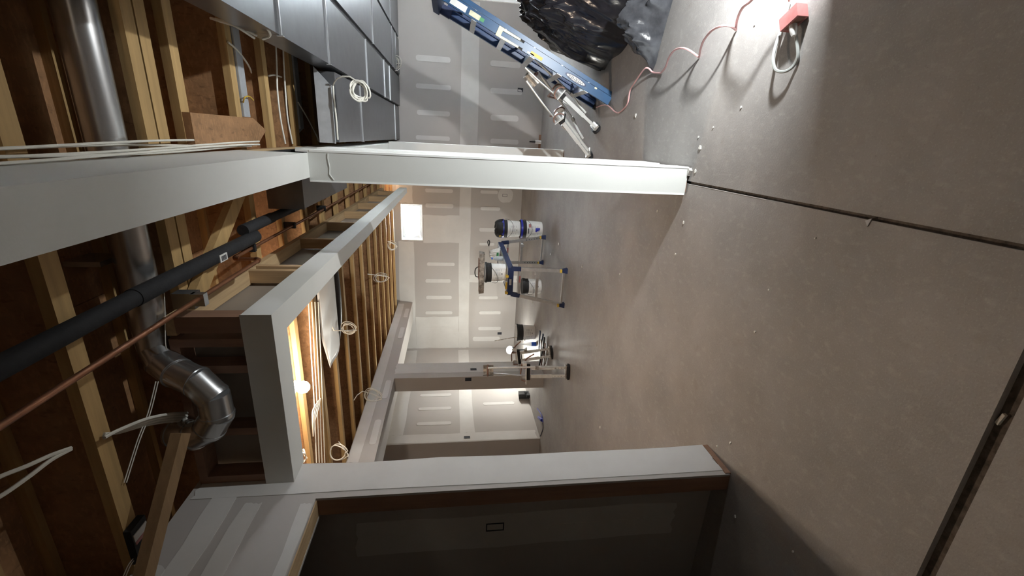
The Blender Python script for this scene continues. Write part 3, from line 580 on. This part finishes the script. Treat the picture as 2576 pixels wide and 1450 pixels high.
# ================================================================ DRYWALL STILTS
def stilt(label, foot, top, spin, H=1.08, full=True, group=None, poles=True):
    foot = Vector(foot); d = (Vector(top)-foot).normalized()
    q = Vector((0,0,1)).rotation_difference(d) @ Matrix.Rotation(R(spin),3,'Z').to_quaternion()
    o = empty('drywall_stilt', tuple(foot+d*.005), label, 'stilt', group, q.to_euler())
    f = MB(); n = 20
    for z0,z1,a,b in ((.0,.022,.105,.055),(.022,.034,.09,.045)):
        pts = [(a*math.copysign(abs(math.cos(t_))**.7,math.cos(t_)), b*math.copysign(abs(math.sin(t_))**.7,math.sin(t_)), z0) for t_ in [2*math.pi*i/n for i in range(n)]]
        f.poly(pts,(0,0,1),z1-z0)
    f.build('sole', BLKM, o, True)
    for sx in (-1,1):
        MB().box((sx*.055-.016,-.014,.034),(sx*.055+.016,.014,.30)).build('inner_leg', STEELW, o, True)
        lg = MB().box((sx*.055-.021,-.019,.22),(sx*.055+.021,.019,.54)).build('outer_leg', STEELW, o, True)
        for k in range(5): MB().lathe([(.0045,-.0012),(.0045,.0)],(sx*.055,-.0145,.06+.04*k),8,True,1).build('adjust_hole', BLKM, o, True)
    MB().box((-.09,-.03,.030),(.09,.03,.05)).build('foot_bracket', DIRTY, o, True)
    MB().box((-.10,-.028,.50),(.10,.028,.545)).build('ankle_block', BLKM, o, True)
    MB().box((-.15,-.055,.548),(.13,.055,.558)).box((.10,-.055,.558),(.13,.055,.60)).build('shoe_plate', STEELW, o, True)
    MB().tube([(-.055,.02,.40),(-.055,.035,.47),(.055,.035,.47),(.055,.02,.40)],.010,8).build('spring_strut', ALU, o, True)
    MB().lathe([(.03,.545),(.038,.56),(.036,.60),(.02,.615)],(-.075,.0,0),16).build('heel_cup', ALU, o, True)
    for xx in (-.10,.07):
        pts = [(xx,.06*math.cos(t_),.56+.05*math.sin(t_)) for t_ in [math.pi*i/10 for i in range(11)]]
        MB().tube(pts,.007,6).build('shoe_strap', LEATHER, o, True)
    if poles: MB().tube([(.055,-.035,.19),(.06,-.045,.30),(.085,-.06,.40),(.085,-.065,.60),(.075,-.065,H-.06)],.012,10).build('side_strut', STEELW, o, True)
    if poles: MB().tube([(-.06,.035,.5),(-.065,.045,.66),(-.05,.05,.80),(-.03,.05,H-.04)],.011,10).build('calf_pole', ALU, o, True)
    MB().box((.055,-.078,.40),(.10,-.05,.44)).build('strut_clamp', DIRTY, o, True)
    if full:
        MB().lathe([(.062,H-.13),(.066,H-.13),(.066,H),(.062,H),(.062,H-.13)],(.02,0,0),16,False,2,R(20),R(220)).build('calf_cuff', DIRTY, o, True)
        pts = [(.02+.068*math.cos(t_),.068*math.sin(t_),H-.06) for t_ in [R(210)+R(190)*i/12 for i in range(13)]]
        MB().tube(pts,.010,6).build('calf_strap', LEATHER, o, True)
    MB().tube([(-.05,.05,.62),(.06,.10,.60),(.16,.08,.53),(.22,.05,.45)],.009,6).build('loose_strap', LEATHER, o, True)
    return o
stilt('white metal drywall stilt leaning on the ladder, foot nearest the white pier', (-.13,4.84,.0), (.60,4.70,.74), 60)
stilt('white metal drywall stilt leaning on the ladder, nearer its rubber feet', (.147,4.70,.0), (.80,4.58,.92), 75, 1.0, False)
stilt('upright metal stilt standing in front of the dazzling floor light', (-2.79,4.81,.0), (-2.82,4.90,1.0), 10, 1.10)
stilt('short metal stilt without its calf pole, closest to the floor light', (-2.99,5.74,.0), (-3.06,5.62,1.0), 25, .95, False, None, False)

# ================================================================ BLACK SHEETING
def heap(name, poly, hmax, m_, label, seed, soft, wr, nx=110, ny=110, edge=.9, fold=.06):
    xs_ = [p[0] for p in poly]; ys_ = [p[1] for p in poly]; xa,xb,ya,yb = min(xs_),max(xs_),min(ys_),max(ys_)
    def sd(x,y):
        ins = False; dm = 9
        for i in range(len(poly)):
            (ax,ay),(bx,by) = poly[i],poly[(i+1)%len(poly)]
            if (ay > y) != (by > y) and x < (bx-ax)*(y-ay)/(by-ay)+ax: ins = not ins
            t_ = max(0,min(1,((x-ax)*(bx-ax)+(y-ay)*(by-ay))/((bx-ax)**2+(by-ay)**2))); dm = min(dm, math.hypot(x-ax-t_*(bx-ax), y-ay-t_*(by-ay)))
        return dm if ins else -dm
    V = {}; verts = []; faces = []
    for i in range(nx+1):
        for j in range(ny+1):
            x = xa+(xb-xa)*i/nx; y = ya+(yb-ya)*j/ny
            dn = lambda xx,yy: sd(xx,yy) + .05*noise.noise(Vector((xx*4,yy*4,seed)))
            d = dn(x,y); cell = 1.5*max((xb-xa)/nx,(yb-ya)/ny)
            if d < -cell: continue
            if d < 0:                                   # pull the rim onto the outline
                gx, gy = (dn(x+.01,y)-d)/.01, (dn(x,y+.01)-d)/.01; gl = max(.3, gx*gx+gy*gy)
                V[(i,j)] = len(verts); verts.append((x-gx*d/gl, y-gy*d/gl, .003)); continue
            h = hmax*(1-math.exp(-(d/soft)**edge))
            rid = sum((1-abs(noise.noise(Vector((x*f_+seed, y*f_*.8, seed*1.7+f_)))))**3*a_ for f_,a_ in ((3.1,.5),(7.,.3),(15.,.16)))
            h2 = h*(1-wr) + h*wr*rid*1.6 + fold*min(1,d/.12)*(rid-.5) + .004
            cre = 0
            for f_,a_ in ((2.6,1.),(5.7,.55),(11.,.28)):
                dd = noise.voronoi(Vector((x*f_+seed,y*f_*1.25,seed*.37)))[0]; cre += a_*(dd[1]-dd[0])
            h2 += fold*1.5*min(1,d/.10)*(cre-.55)*min(1,.3+h)
            px_ = .5*fold*noise.noise(Vector((x*6,y*6,seed+9)))*min(1,d/.1); py_ = .5*fold*noise.noise(Vector((x*6,y*6,seed+19)))*min(1,d/.1)
            V[(i,j)] = len(verts); verts.append((x+px_,y+py_,max(.003,h2)))
    for i in range(nx):
        for j in range(ny):
            k = [(i,j),(i+1,j),(i+1,j+1),(i,j+1)]
            if all(c in V for c in k): faces.append([V[c] for c in k])
    f = MB(); f.add(verts, faces, True); o = f.build(name, m_, angle=38); return tag(o, label, 'plastic sheet')
heap('black_sheeting', [(.70,4.72),(.82,4.10),(1.1,3.75),(2.5,3.6),(2.9,4.2),(2.9,5.9),(1.15,5.9),(.85,5.3)], 1.08, PLBAG, 'crumpled black plastic sheeting heaped over a pile behind the ladder', 3.3, .30, .16, fold=.065, nx=150, ny=150)
heap('dusty_sheeting', [(.72,3.86),(.60,3.62),(.53,3.50),(.60,3.44),(.98,3.32),(1.5,3.0),(2.4,3.0),(2.4,3.60),(1.1,3.78),(.83,4.10)], .40, PLGREY, 'dusty grey plastic sheeting spilling onto the floor in front of the black heap', 8.1, .24, .22, fold=.11, edge=1.2, nx=150, ny=80)

# ================================================================ CORDS AND TAP BLOCK
zc = lambda zx,zy,h: at(1560+zx/3.02, zy/3.02, 'Z', h)
ARCS = [[at(1500,270,'Z',.006),at(1525,264,'Z',.03),at(1548,282,'Z',.006),zc(0,850,.006),zc(55,790,.012),zc(75,690,.02),zc(110,630,.035),zc(180,530,.05),zc(215,520,.035),zc(250,550,.008),zc(310,555,.006)],
        [zc(310,555,.006),zc(345,510,.03),zc(370,440,.06),zc(410,385,.085),zc(470,365,.09),zc(530,385,.065),zc(600,437,.006)],
        [zc(600,437,.006),zc(612,370,.045),zc(640,300,.085),zc(700,230,.11),zc(780,195,.11),zc(840,200,.07),zc(880,228,.006)],
        [zc(880,228,.006),zc(890,150,.05),zc(930,60,.11),zc(1000,0,.13),zc(1080,-120,.15),zc(1180,-170,.12),zc(1260,-90,.08),zc(1290,10,.05)]]
pts = []
for A_ in ARCS: pts += spline(A_, 7)[(1 if pts else 0):]
tag(MB().tube(pts, .0062, 7).build('extension_cord', REDC), 'pinkish red extension cord arching in loops across the floor', 'cord')
tb = empty('power_tap', (.55,2.02,0), 'red block of outlets on the floor with a grey cord plugged in', 'power strip')
ta, tb_ = at(1974,66,'Z',.034), at(2019,24,'Z',.034)
MB().bar(ta, tb_, .058, .052).build('housing', RED, tb)
dv = (tb_-ta).normalized(); nv = Vector((-dv.y,dv.x,0))
if nv.x > 0: nv = -nv
for k in (.3,.55,.8):
    c = ta+(tb_-ta)*k + nv*.0295; MB().bar(c-dv*.014, c+dv*.014, .0015, .03).build('socket_face', LEATHER, tb)
pg = ta+(tb_-ta)*.45+nv*.03
cable('appliance_cord', [pg+nv*.03, at(2003,95,'Z',.02), at(2007,140,'Z',.012), at(1997,165,'Z',.012), at(1975,180,'Z',.03), at(1952,176,'Z',.045), at(1945,150,'Z',.05), at(1950,120,'Z',.045), at(1963,80,'Z',.02), at(1975,45,'Z',.008), at(1985,10,'Z',.008)], .007, GREYC, 'grey cord looping out of the red outlet block', cat='cord', n=8)
MB().tube([pg, pg+nv*.018, pg+nv*.036, pg+nv*.05],[.016,.017,.014,.009],12).build('plug', STEELW, tb)
# ================================================================ WORK LIGHTS
wl_ = empty('work_light', (LAMP_P.x,LAMP_P.y-.05,0), 'white work light tilted up from the floor, just right of the picture', 'lamp')
n_ = LAMP_N; u_ = n_.cross(Vector((0,0,1))).normalized(); v_ = u_.cross(n_)
MB().bar(LAMP_P-n_*.07, LAMP_P-n_*.002, .20, .14, v_).build('housing', BLK, wl_)
MB().bar(LAMP_P-n_*.002, LAMP_P+n_*.001, .18, .12, v_).build('lens', LEDG, wl_)
MB().tube([LAMP_P-n_*.05+u_*.115, Vector((LAMP_P.x+.11,LAMP_P.y-.02,.012)), Vector((LAMP_P.x+.11,LAMP_P.y-.20,.012)), Vector((LAMP_P.x-.11,LAMP_P.y-.20,.012)), Vector((LAMP_P.x-.11,LAMP_P.y-.02,.012)), LAMP_P-n_*.05-u_*.115], .010, 8).build('stand', BLKM, wl_)
fw = empty('floor_work_light', (FAR_LAMP.x,FAR_LAMP.y,0), 'dazzling round work light standing on the floor at the far left', 'lamp')
MB().lathe([(.001,.078),(.04,.068),(.07,.04),(.08,.0),(.068,-.035)], tuple(FAR_LAMP), 24, True).build('globe', LEDG, fw)
MB().lathe([(.068,-.035),(.07,-.05),(.045,-.09),(.02,-.10)], tuple(FAR_LAMP), 24).build('collar', BLK, fw)
MB().lathe([(.05,0),(.055,.012),(.03,.03),(.018,.05),(.018,.24)], (FAR_LAMP.x,FAR_LAMP.y,0), 20).build('stem', BLKM, fw)

# ================================================================ WORK PLATFORM
wp = empty('work_platform', (-1.73,6.1,0), 'aluminium folding work platform with navy ends carrying a pail', 'bench')
NA, NB, FA, FB = Vector((-1.597,5.35,0)), Vector((-2.078,5.35,0)), Vector((-1.472,6.82,0)), Vector((-1.905,6.86,0))
DT, DB = .765, .70
dk = [(-1.60,5.43),(-1.95,5.43),(-1.895,6.78),(-1.565,6.76)]
MB().hexa([(x,y,DB+.02) for x,y in dk[::-1]], [(x,y,DT) for x,y in dk[::-1]]).build('deck', ALU, wp)
for k in range(5):
    f0 = (k+.5)/5; a = Vector((*dk[0],DT+.001)).lerp(Vector((*dk[1],DT+.001)), f0); b = Vector((*dk[3],DT+.001)).lerp(Vector((*dk[2],DT+.001)), f0); MB().bar(a,b,.03,.004).build('deck_rib', ALU, wp)
for a,b in ((dk[0],dk[3]),(dk[1],dk[2])): MB().bar(Vector((*a,.735)),Vector((*b,.735)),.02,.07).build('side_rail', NAVY, wp)
for a,b in ((dk[0],dk[1]),(dk[3],dk[2])): MB().bar(Vector((*a,.735))+Vector((.01,0,0)),Vector((*b,.735))-Vector((.01,0,0)),.03,.075).build('end_cap', NAVY, wp)
MB().bar((-1.74,5.412,.738),(-1.82,5.412,.738),.002,.03).build('end_badge', ALU, wp)
for (tx,ty),ft in zip(dk,(NA,NB,FB,FA)):
    tp = Vector((tx,ty,.70)); lg = MB().bar(tp,ft+Vector((0,0,.03)),.045,.028,(0,1,0)).build('leg', ALU, wp)
    MB().bar(tp+Vector((0,0,.02)),tp.lerp(ft,.14),.055,.036,(0,1,0)).build('hinge_cover', NAVY, wp)
    for k in range(6): 
        c = tp.lerp(ft,.55+.06*k); MB().box((c.x-.006,c.y-.0155,c.z-.006),(c.x+.006,c.y-.0145,c.z+.006)).build('pin_hole', BLKM, wp)
    MB().hexa([(ft.x-.035,ft.y-.03,0),(ft.x+.035,ft.y-.03,0),(ft.x+.035,ft.y+.03,0),(ft.x-.035,ft.y+.03,0)],[(ft.x-.022,ft.y-.02,.07),(ft.x+.022,ft.y-.02,.07),(ft.x+.022,ft.y+.02,.07),(ft.x-.022,ft.y+.02,.07)]).build('rubber_foot', NAVY, wp)
    MB().box((ft.x-.02,ft.y-.034,.075),(ft.x+.02,ft.y+.01,.10)).build('foot_clip', YEL, wp)
for p,q in ((NA,NB),(FA,FB)):
    tp = {0:dk[0],1:dk[1]}
    MB().bar(p+Vector((0,0,.045)),q+Vector((0,0,.045)),.03,.022).build('foot_rung', ALU, wp)
    i = (0,1) if p is NA else (3,2)
    for f0,th in ((.45,.035),(.12,.03)):
        a = Vector((*dk[i[0]],.70)).lerp(p,f0); b = Vector((*dk[i[1]],.70)).lerp(q,f0); rg = MB().bar(a,b,.03,th).build('rung', ALU, wp)
    MB().bar(a.lerp(b,.25)-Vector((0,.017,0)),a.lerp(b,.5)-Vector((0,.017,0)),.002,.022).build('red_label', RED, wp)
    MB().bar(a.lerp(b,.15)+Vector((0,.0,-.2)),a.lerp(b,.15)+Vector((0,.0,-.26)),.05,.02,(0,1,0)).build('rung_bracket', ALU, wp)
for xx in (-1.70,-1.93): MB().box((xx-.015,5.40,.765),(xx+.015,5.45,.80)).build('release_lever', YEL, wp)

# ================================================================ PAILS
def pail(loc, label, h=.36, r0=.128, r1=.146, lid=False, band=None, handle=0, printed=True, liner=False, spin=200, group=None, blackrim=.09):
    o = empty('pail', loc, label, 'bucket', group)
    x,y,z0 = loc; c = (x,y,z0)
    MB().lathe([(r0-.006,0),(r0,.006),(r0+(r1-r0)*.97,h-.02),(r1,h-.015)] + ([] if lid else [(r1,h),(r1-.006,h),(r1-.008,h-.02),(r0-.006,.02),(.001,.012)]), c, 36, lid).build('body', WHITE, o)
    rim = BLKM if blackrim else WHITE
    hb = h-blackrim if blackrim else h-.06
    rr = lambda z_: r0+(r1-r0)*z_/h
    MB().lathe([(rr(hb)+.001,hb),(rr(hb)+.009,hb+.004),(rr(hb)+.004,hb+.012),(rr(h-.03)+.004,h-.035),(rr(h)+.010,h-.03),(rr(h)+.009,h-.008),(rr(h)+.003,h-.004)], c, 36, False).build('rim_band', rim, o)
    if band: MB().lathe([(r1+.002,h-.03),(r1+.012,h-.026),(r1+.012,h+.004),(r1+.002,h+.010)], c, 36, False).build('coloured_ring', band, o)
    if lid: MB().lathe([(r1+.011,h-.012),(r1+.011,h+.008),(r1,h+.014),(r1-.02,h+.008),(.002,h+.008)], c, 36).build('lid', BLKM, o)
    if printed:
        a0 = R(spin); z1,z2 = .05, hb-.015
        k = 14
        lb_ = MB().grid(lambda u,v: (x+(rr(z1+(z2-z1)*v)+.0012)*math.cos(a0+R(110)*u), y+(rr(z1+(z2-z1)*v)+.0012)*math.sin(a0+R(110)*u), z0+z1+(z2-z1)*v), k, 2).build('printed_label', STICK, o)
        for row in range(7):
            for (ua,ub) in ((.08,.28),(.34,.46),(.56,.76),(.80,.94)):
                zz = z1+(z2-z1)*(.15+.11*row)
                if (row*7+int(ua*10)) % 5 == 0: continue
                MB().grid(lambda u,v: (x+(rr(zz)+.002)*math.cos(a0+R(110)*(ua+(ub-ua)*u)), y+(rr(zz)+.002)*math.sin(a0+R(110)*(ua+(ub-ua)*u)), z0+zz+.007*v), 3, 1).build('print_line', LABELG, lb_)
        MB().grid(lambda u,v: (x+(rr(z1)+.002)*math.cos(a0+R(110)*(.60+.10*u)), y+(rr(z1)+.002)*math.sin(a0+R(110)*(.60+.10*u)), z0+z1+.008+.03*v), 3, 1).build('print_square', INK, lb_)
    hz = h-.055
    pts = []
    for i in range(15):
        t_ = math.pi*i/14; pts.append((x+(r1+.012)*math.cos(t_+R(handle)), y+(r1+.012)*math.sin(t_+R(handle)), z0+hz-.12*math.sin(t_)))
    MB().tube(pts, .0025, 6).build('wire_handle', BLKM, o)
    if liner:
        def dome(u,v):
            a = 2*math.pi*u; r_ = (r1+.012)*math.sin(math.pi*.5*(1-v*.98))**.55*(1+.10*noise.noise(Vector((3*math.cos(a),3*math.sin(a),4*v)))); zz = h+.0+.125*math.sin(math.pi*.5*v)**.8*(1+.2*noise.noise(Vector((2*math.cos(a)+5,2*math.sin(a),3*v))))
            return (x+r_*math.cos(a), y+r_*math.sin(a), z0+zz-.01)
        MB().grid(dome, 40, 10).build('bag_liner', BLKM, o)
        MB().tube([(x-.09,y-.13,z0+h+.03),(x-.11,y-.135,z0+h+.05)], .014, 8).build('yellow_tag', YEL, o)
    return o
p1 = pail((-1.42,7.20,0), 'lower white pail of the stack, red and blue print on its side', band=ROYAL, lid=True, handle=190)
def patch(o, x,y,z0, r_, a0,a1,za,zb, m_, nm): MB().grid(lambda u,v: (x+(r_+.0028)*math.cos(R(a0+(a1-a0)*u)), y+(r_+.0028)*math.sin(R(a0+(a1-a0)*u)), z0+za+(zb-za)*v), 5, 1).build(nm, m_, o)
patch(p1,-1.42,7.20,0,.144,292,316,.20,.24,RED,'red_panel')
patch(p1,-1.42,7.20,0,.140,262,290,.10,.125,ROYAL,'blue_print'); patch(p1,-1.42,7.20,0,.139,268,290,.075,.10,ROYAL,'blue_print'); patch(p1,-1.42,7.20,0,.138,275,290,.05,.075,ROYAL,'blue_print'); patch(p1,-1.42,7.20,0,.143,250,285,.235,.25,INK,'dark_line')
pail((-1.42,7.20,.375), 'upper white pail of the stack, blue ring and bulging black bag liner', h=.30, band=ROYAL, handle=200, liner=True, blackrim=.085)
pail((-1.735,5.70,.769), 'white pail standing on the aluminium platform under a metal trough', h=.29, r0=.118, r1=.132, handle=150, spin=205)
pail((-2.35,6.93,0), 'white pail with black rim on the floor behind the platform legs', h=.31, r0=.118, r1=.132, handle=160, spin=215, lid=True)
pk = pail((-3.32,7.17,0), 'white pail on the floor next to the dazzling work light', h=.34, handle=100, spin=215, blackrim=.12)
MB().tube([(-3.36,7.1,.1),(-3.40,7.13,.36),(-3.50,7.2,.72)], .008, 8).build('stir_stick', DIRTY, pk)
# metal trough lying over the pail on the platform
tr = empty('mud_trough', (-1.735,5.69,1.063), 'long spattered metal trough with loop handle balanced on the platform pail', 'tool')
MB().hexa([(-2.01,5.63,1.066),(-1.46,5.63,1.066),(-1.46,5.75,1.066),(-2.01,5.75,1.066)],[(-2.02,5.615,1.135),(-1.45,5.615,1.135),(-1.45,5.765,1.135),(-2.02,5.765,1.135)]).build('trough_body', DIRTY, tr)
MB().box((-1.89,5.605,1.072),(-1.50,5.615,1.125)).build('face_plate', DIRTY, tr); MB().box((-1.82,5.64,1.135),(-1.54,5.74,1.145)).build('top_strip', LEATHER, tr)
MB().tube(spline([(-1.80,5.69,1.14),(-1.79,5.69,1.175),(-1.74,5.69,1.19),(-1.68,5.69,1.18),(-1.65,5.69,1.14)]), .007, 8).build('loop_handle', BLKM, tr)
# things on the platform
bg_ = empty('tool_bag', (-1.67,6.45,.766), 'crumpled white bag with green print on the far end of the platform', 'bag')
MB().grid(lambda u,v: (-1.67+.11*(2*u-1)*(1-.5*v), 6.45-.06*math.sin(math.pi*u)*(1-v)+.02*noise.noise(Vector((u*6,v*5,1))), .768+.16*v+.02*noise.noise(Vector((u*7,v*4,3)))), 16, 10).build('bag_front', STICK, bg_, solid=.003)
MB().grid(lambda u,v: (-1.67+.11*(2*u-1)*(1-.5*v), 6.45+.06*math.sin(math.pi*u)*(1-v)+.02*noise.noise(Vector((u*6,v*5,1))), .768+.16*v+.02*noise.noise(Vector((u*7,v*4,3)))), 16, 10).build('bag_back', STICK, bg_, solid=.003)
MB().box((-1.73,6.385,.80),(-1.63,6.388,.83)).build('green_print', GREENB, bg_)
kn = empty('taping_knife', (-1.60,6.5,.93), 'dark taping knife with loop handle resting above the white bag', 'tool')
MB().bar((-1.55,6.47,.945),(-1.72,6.47,.93),.10,.004).build('blade', DIRTY, kn); MB().tube(spline([(-1.55,6.47,.946),(-1.49,6.47,.965),(-1.46,6.47,.95),(-1.49,6.47,.935),(-1.55,6.47,.945)]), .007, 8).build('loop_handle', BLKM, kn)
wbt = empty('water_bottle', (-1.63,6.05,.766), 'small clear water bottle with blue cap lying beside the pail on the platform', 'bottle')
MB().lathe([(.001,0),(.03,.004),(.032,.02),(.032,.10),(.026,.125),(.013,.14),(.013,.155)], (-1.63,6.05,.768), 18).build('bottle', CLEAR, wbt); MB().lathe([(.015,.150),(.016,.165),(.014,.172),(.001,.172)], (-1.63,6.05,.768), 16).build('cap', BLUEP, wbt)
cap_ = empty('utility_knife', (-1.86,5.47,.766), 'yellow knife on the near corner of the platform', 'tool')
MB().bar((-1.80,5.47,.78),(-1.90,5.50,.78),.03,.022).build('handle', YEL, cap_); MB().bar((-1.90,5.50,.78),(-1.94,5.512,.78),.02,.002).build('blade', ALU, cap_)
# things around the floor light
sb = empty('spray_bottle', (-3.45,6.95,0), 'slim white bottle with a bright blue base by the floor light', 'bottle')
MB().lathe([(.036,0),(.038,.01),(.038,.085)], (-3.45,6.95,0), 20).build('blue_base', BLUEP, sb); MB().lathe([(.036,.085),(.038,.10),(.03,.16),(.018,.20),(.012,.25),(.004,.27)], (-3.45,6.95,0), 20).build('bottle', CLEAR, sb)
tk = empty('tool_pile', (-3.10,5.95,0), 'low dark heap of taping tools lying between the stilts', 'tools')
random.seed(11)
for k in range(9):
    a = random.uniform(-.6,.6); c = Vector((-3.15+random.uniform(-.12,.12), 6.1+random.uniform(-.15,.15), .03+.035*(k//3))); d = Vector((math.cos(a),math.sin(a),random.uniform(-.08,.08)))*random.uniform(.10,.22)
    MB().bar(c-d,c+d,.03,.02).build('tool_handle', (BLKM,LEATHER,DIRTY,NAVY)[k % 4], tk)
bx_ = empty('charger_box', (-4.66,7.30,0), 'small black box on the floor against the left room wall', 'box')
MB().box((-4.76,7.22,0),(-4.66,7.34,.20)).build('case', BLK, bx_); MB().box((-4.66,7.25,.03),(-4.64,7.31,.09)).box((-4.70,7.15,.0),(-4.64,7.22,.06)).build('plug_block', BLKM, bx_)
cable('blue_wire', [at(x,y,'Z',.012) for x,y in ((1351,1028),(1357,1036),(1363,1047),(1365,1057),(1366,1063))], .009, ROYAL, 'short thick blue wire lying on the left room floor', cat='wire')
cable('blue_tool', [at(1355,1051,'Z',.02),at(1359,1054,'Z',.025),at(1363,1058,'Z',.015)], .026, ROYAL, 'stubby blue tool at the end of the blue wire', cat='tool', n=3)
cable('dark_wire', [at(x,y,'Z',.006) for x,y in ((1365,1064),(1366,1077),(1363,1088),(1359,1098))], .006, NAVY, 'thin dark wire trailing from the blue tool to the wall', cat='wire')
pu = empty('pipe_stub', (-.02,7.74,0), 'white pipe stub with a dark valve at the foot of the back-right wall', 'valve')
MB().tube([(-.02,7.74,.0),(-.02,7.74,.10)], .03, 12).build('stub', WHITE, pu); MB().tube([(-.02,7.74,.10),(-.02,7.74,.20)], .012, 8).build('valve_stem', BLKM, pu); MB().box((-.14,7.755,.0),(.10,7.785,.035)).build('base_strip', WBR, pu)

# ================================================================ DEBRIS ON THE FLOOR
CH = mat('gypsum_chip', (.66,.66,.62), .9, var=.1, scale=30)
random.seed(5)
chips = [(1600,290,8),(1762,372,12),(1758,345,6),(1865,270,6),(1795,320,5),(1750,430,9),(1900,60,7),(1735,432,7),(1465,672,6),(1405,615,6),(1655,531,7),(1340,760,5),(1385,640,5),(1560,690,6),(1510,1075,6),(1900,835,6),(1838,1115,6),(1850,1300,7),(1996,1388,7),(1805,1122,5),(2052,600,5),(1500,870,4),(1935,730,5),(1720,560,6),(1700,640,6)]
for x,y,n in chips:
    c = at(x,y,'Z',0); s_ = px(c,n)*.6; a = random.uniform(0,3.14); pts = []
    for k in range(5):
        t_ = a+2*math.pi*k/5; pts.append((c.x+s_*math.cos(t_)*random.uniform(.6,1.2), c.y+s_*math.sin(t_)*random.uniform(.5,1.0), .0005))
    tag(MB().poly(pts,(0,0,1),max(.004,s_*.35)).build('gypsum_chip', CH), 'small pale gypsum crumb lying on the bare concrete', 'debris', 'gypsum crumbs on the floor')
tri = [at(x,y,'Z',.001) for x,y in ((2178,555),(2195,550),(2183,571)) ]
tag(MB().poly(tri,(0,0,1),.003).build('paper_scrap', LABELG), 'pale triangular scrap beside the floor joint', 'debris')
jb = [at(x,y,'Z',-.03) for x,y in ((2515,1062),(2535,1040),(2542,1046),(2522,1070))]
tag(MB().poly(jb,(0,0,1),.018).build('joint_filler', GYP), 'pale lump stuck in the nearest wide floor joint', 'debris')
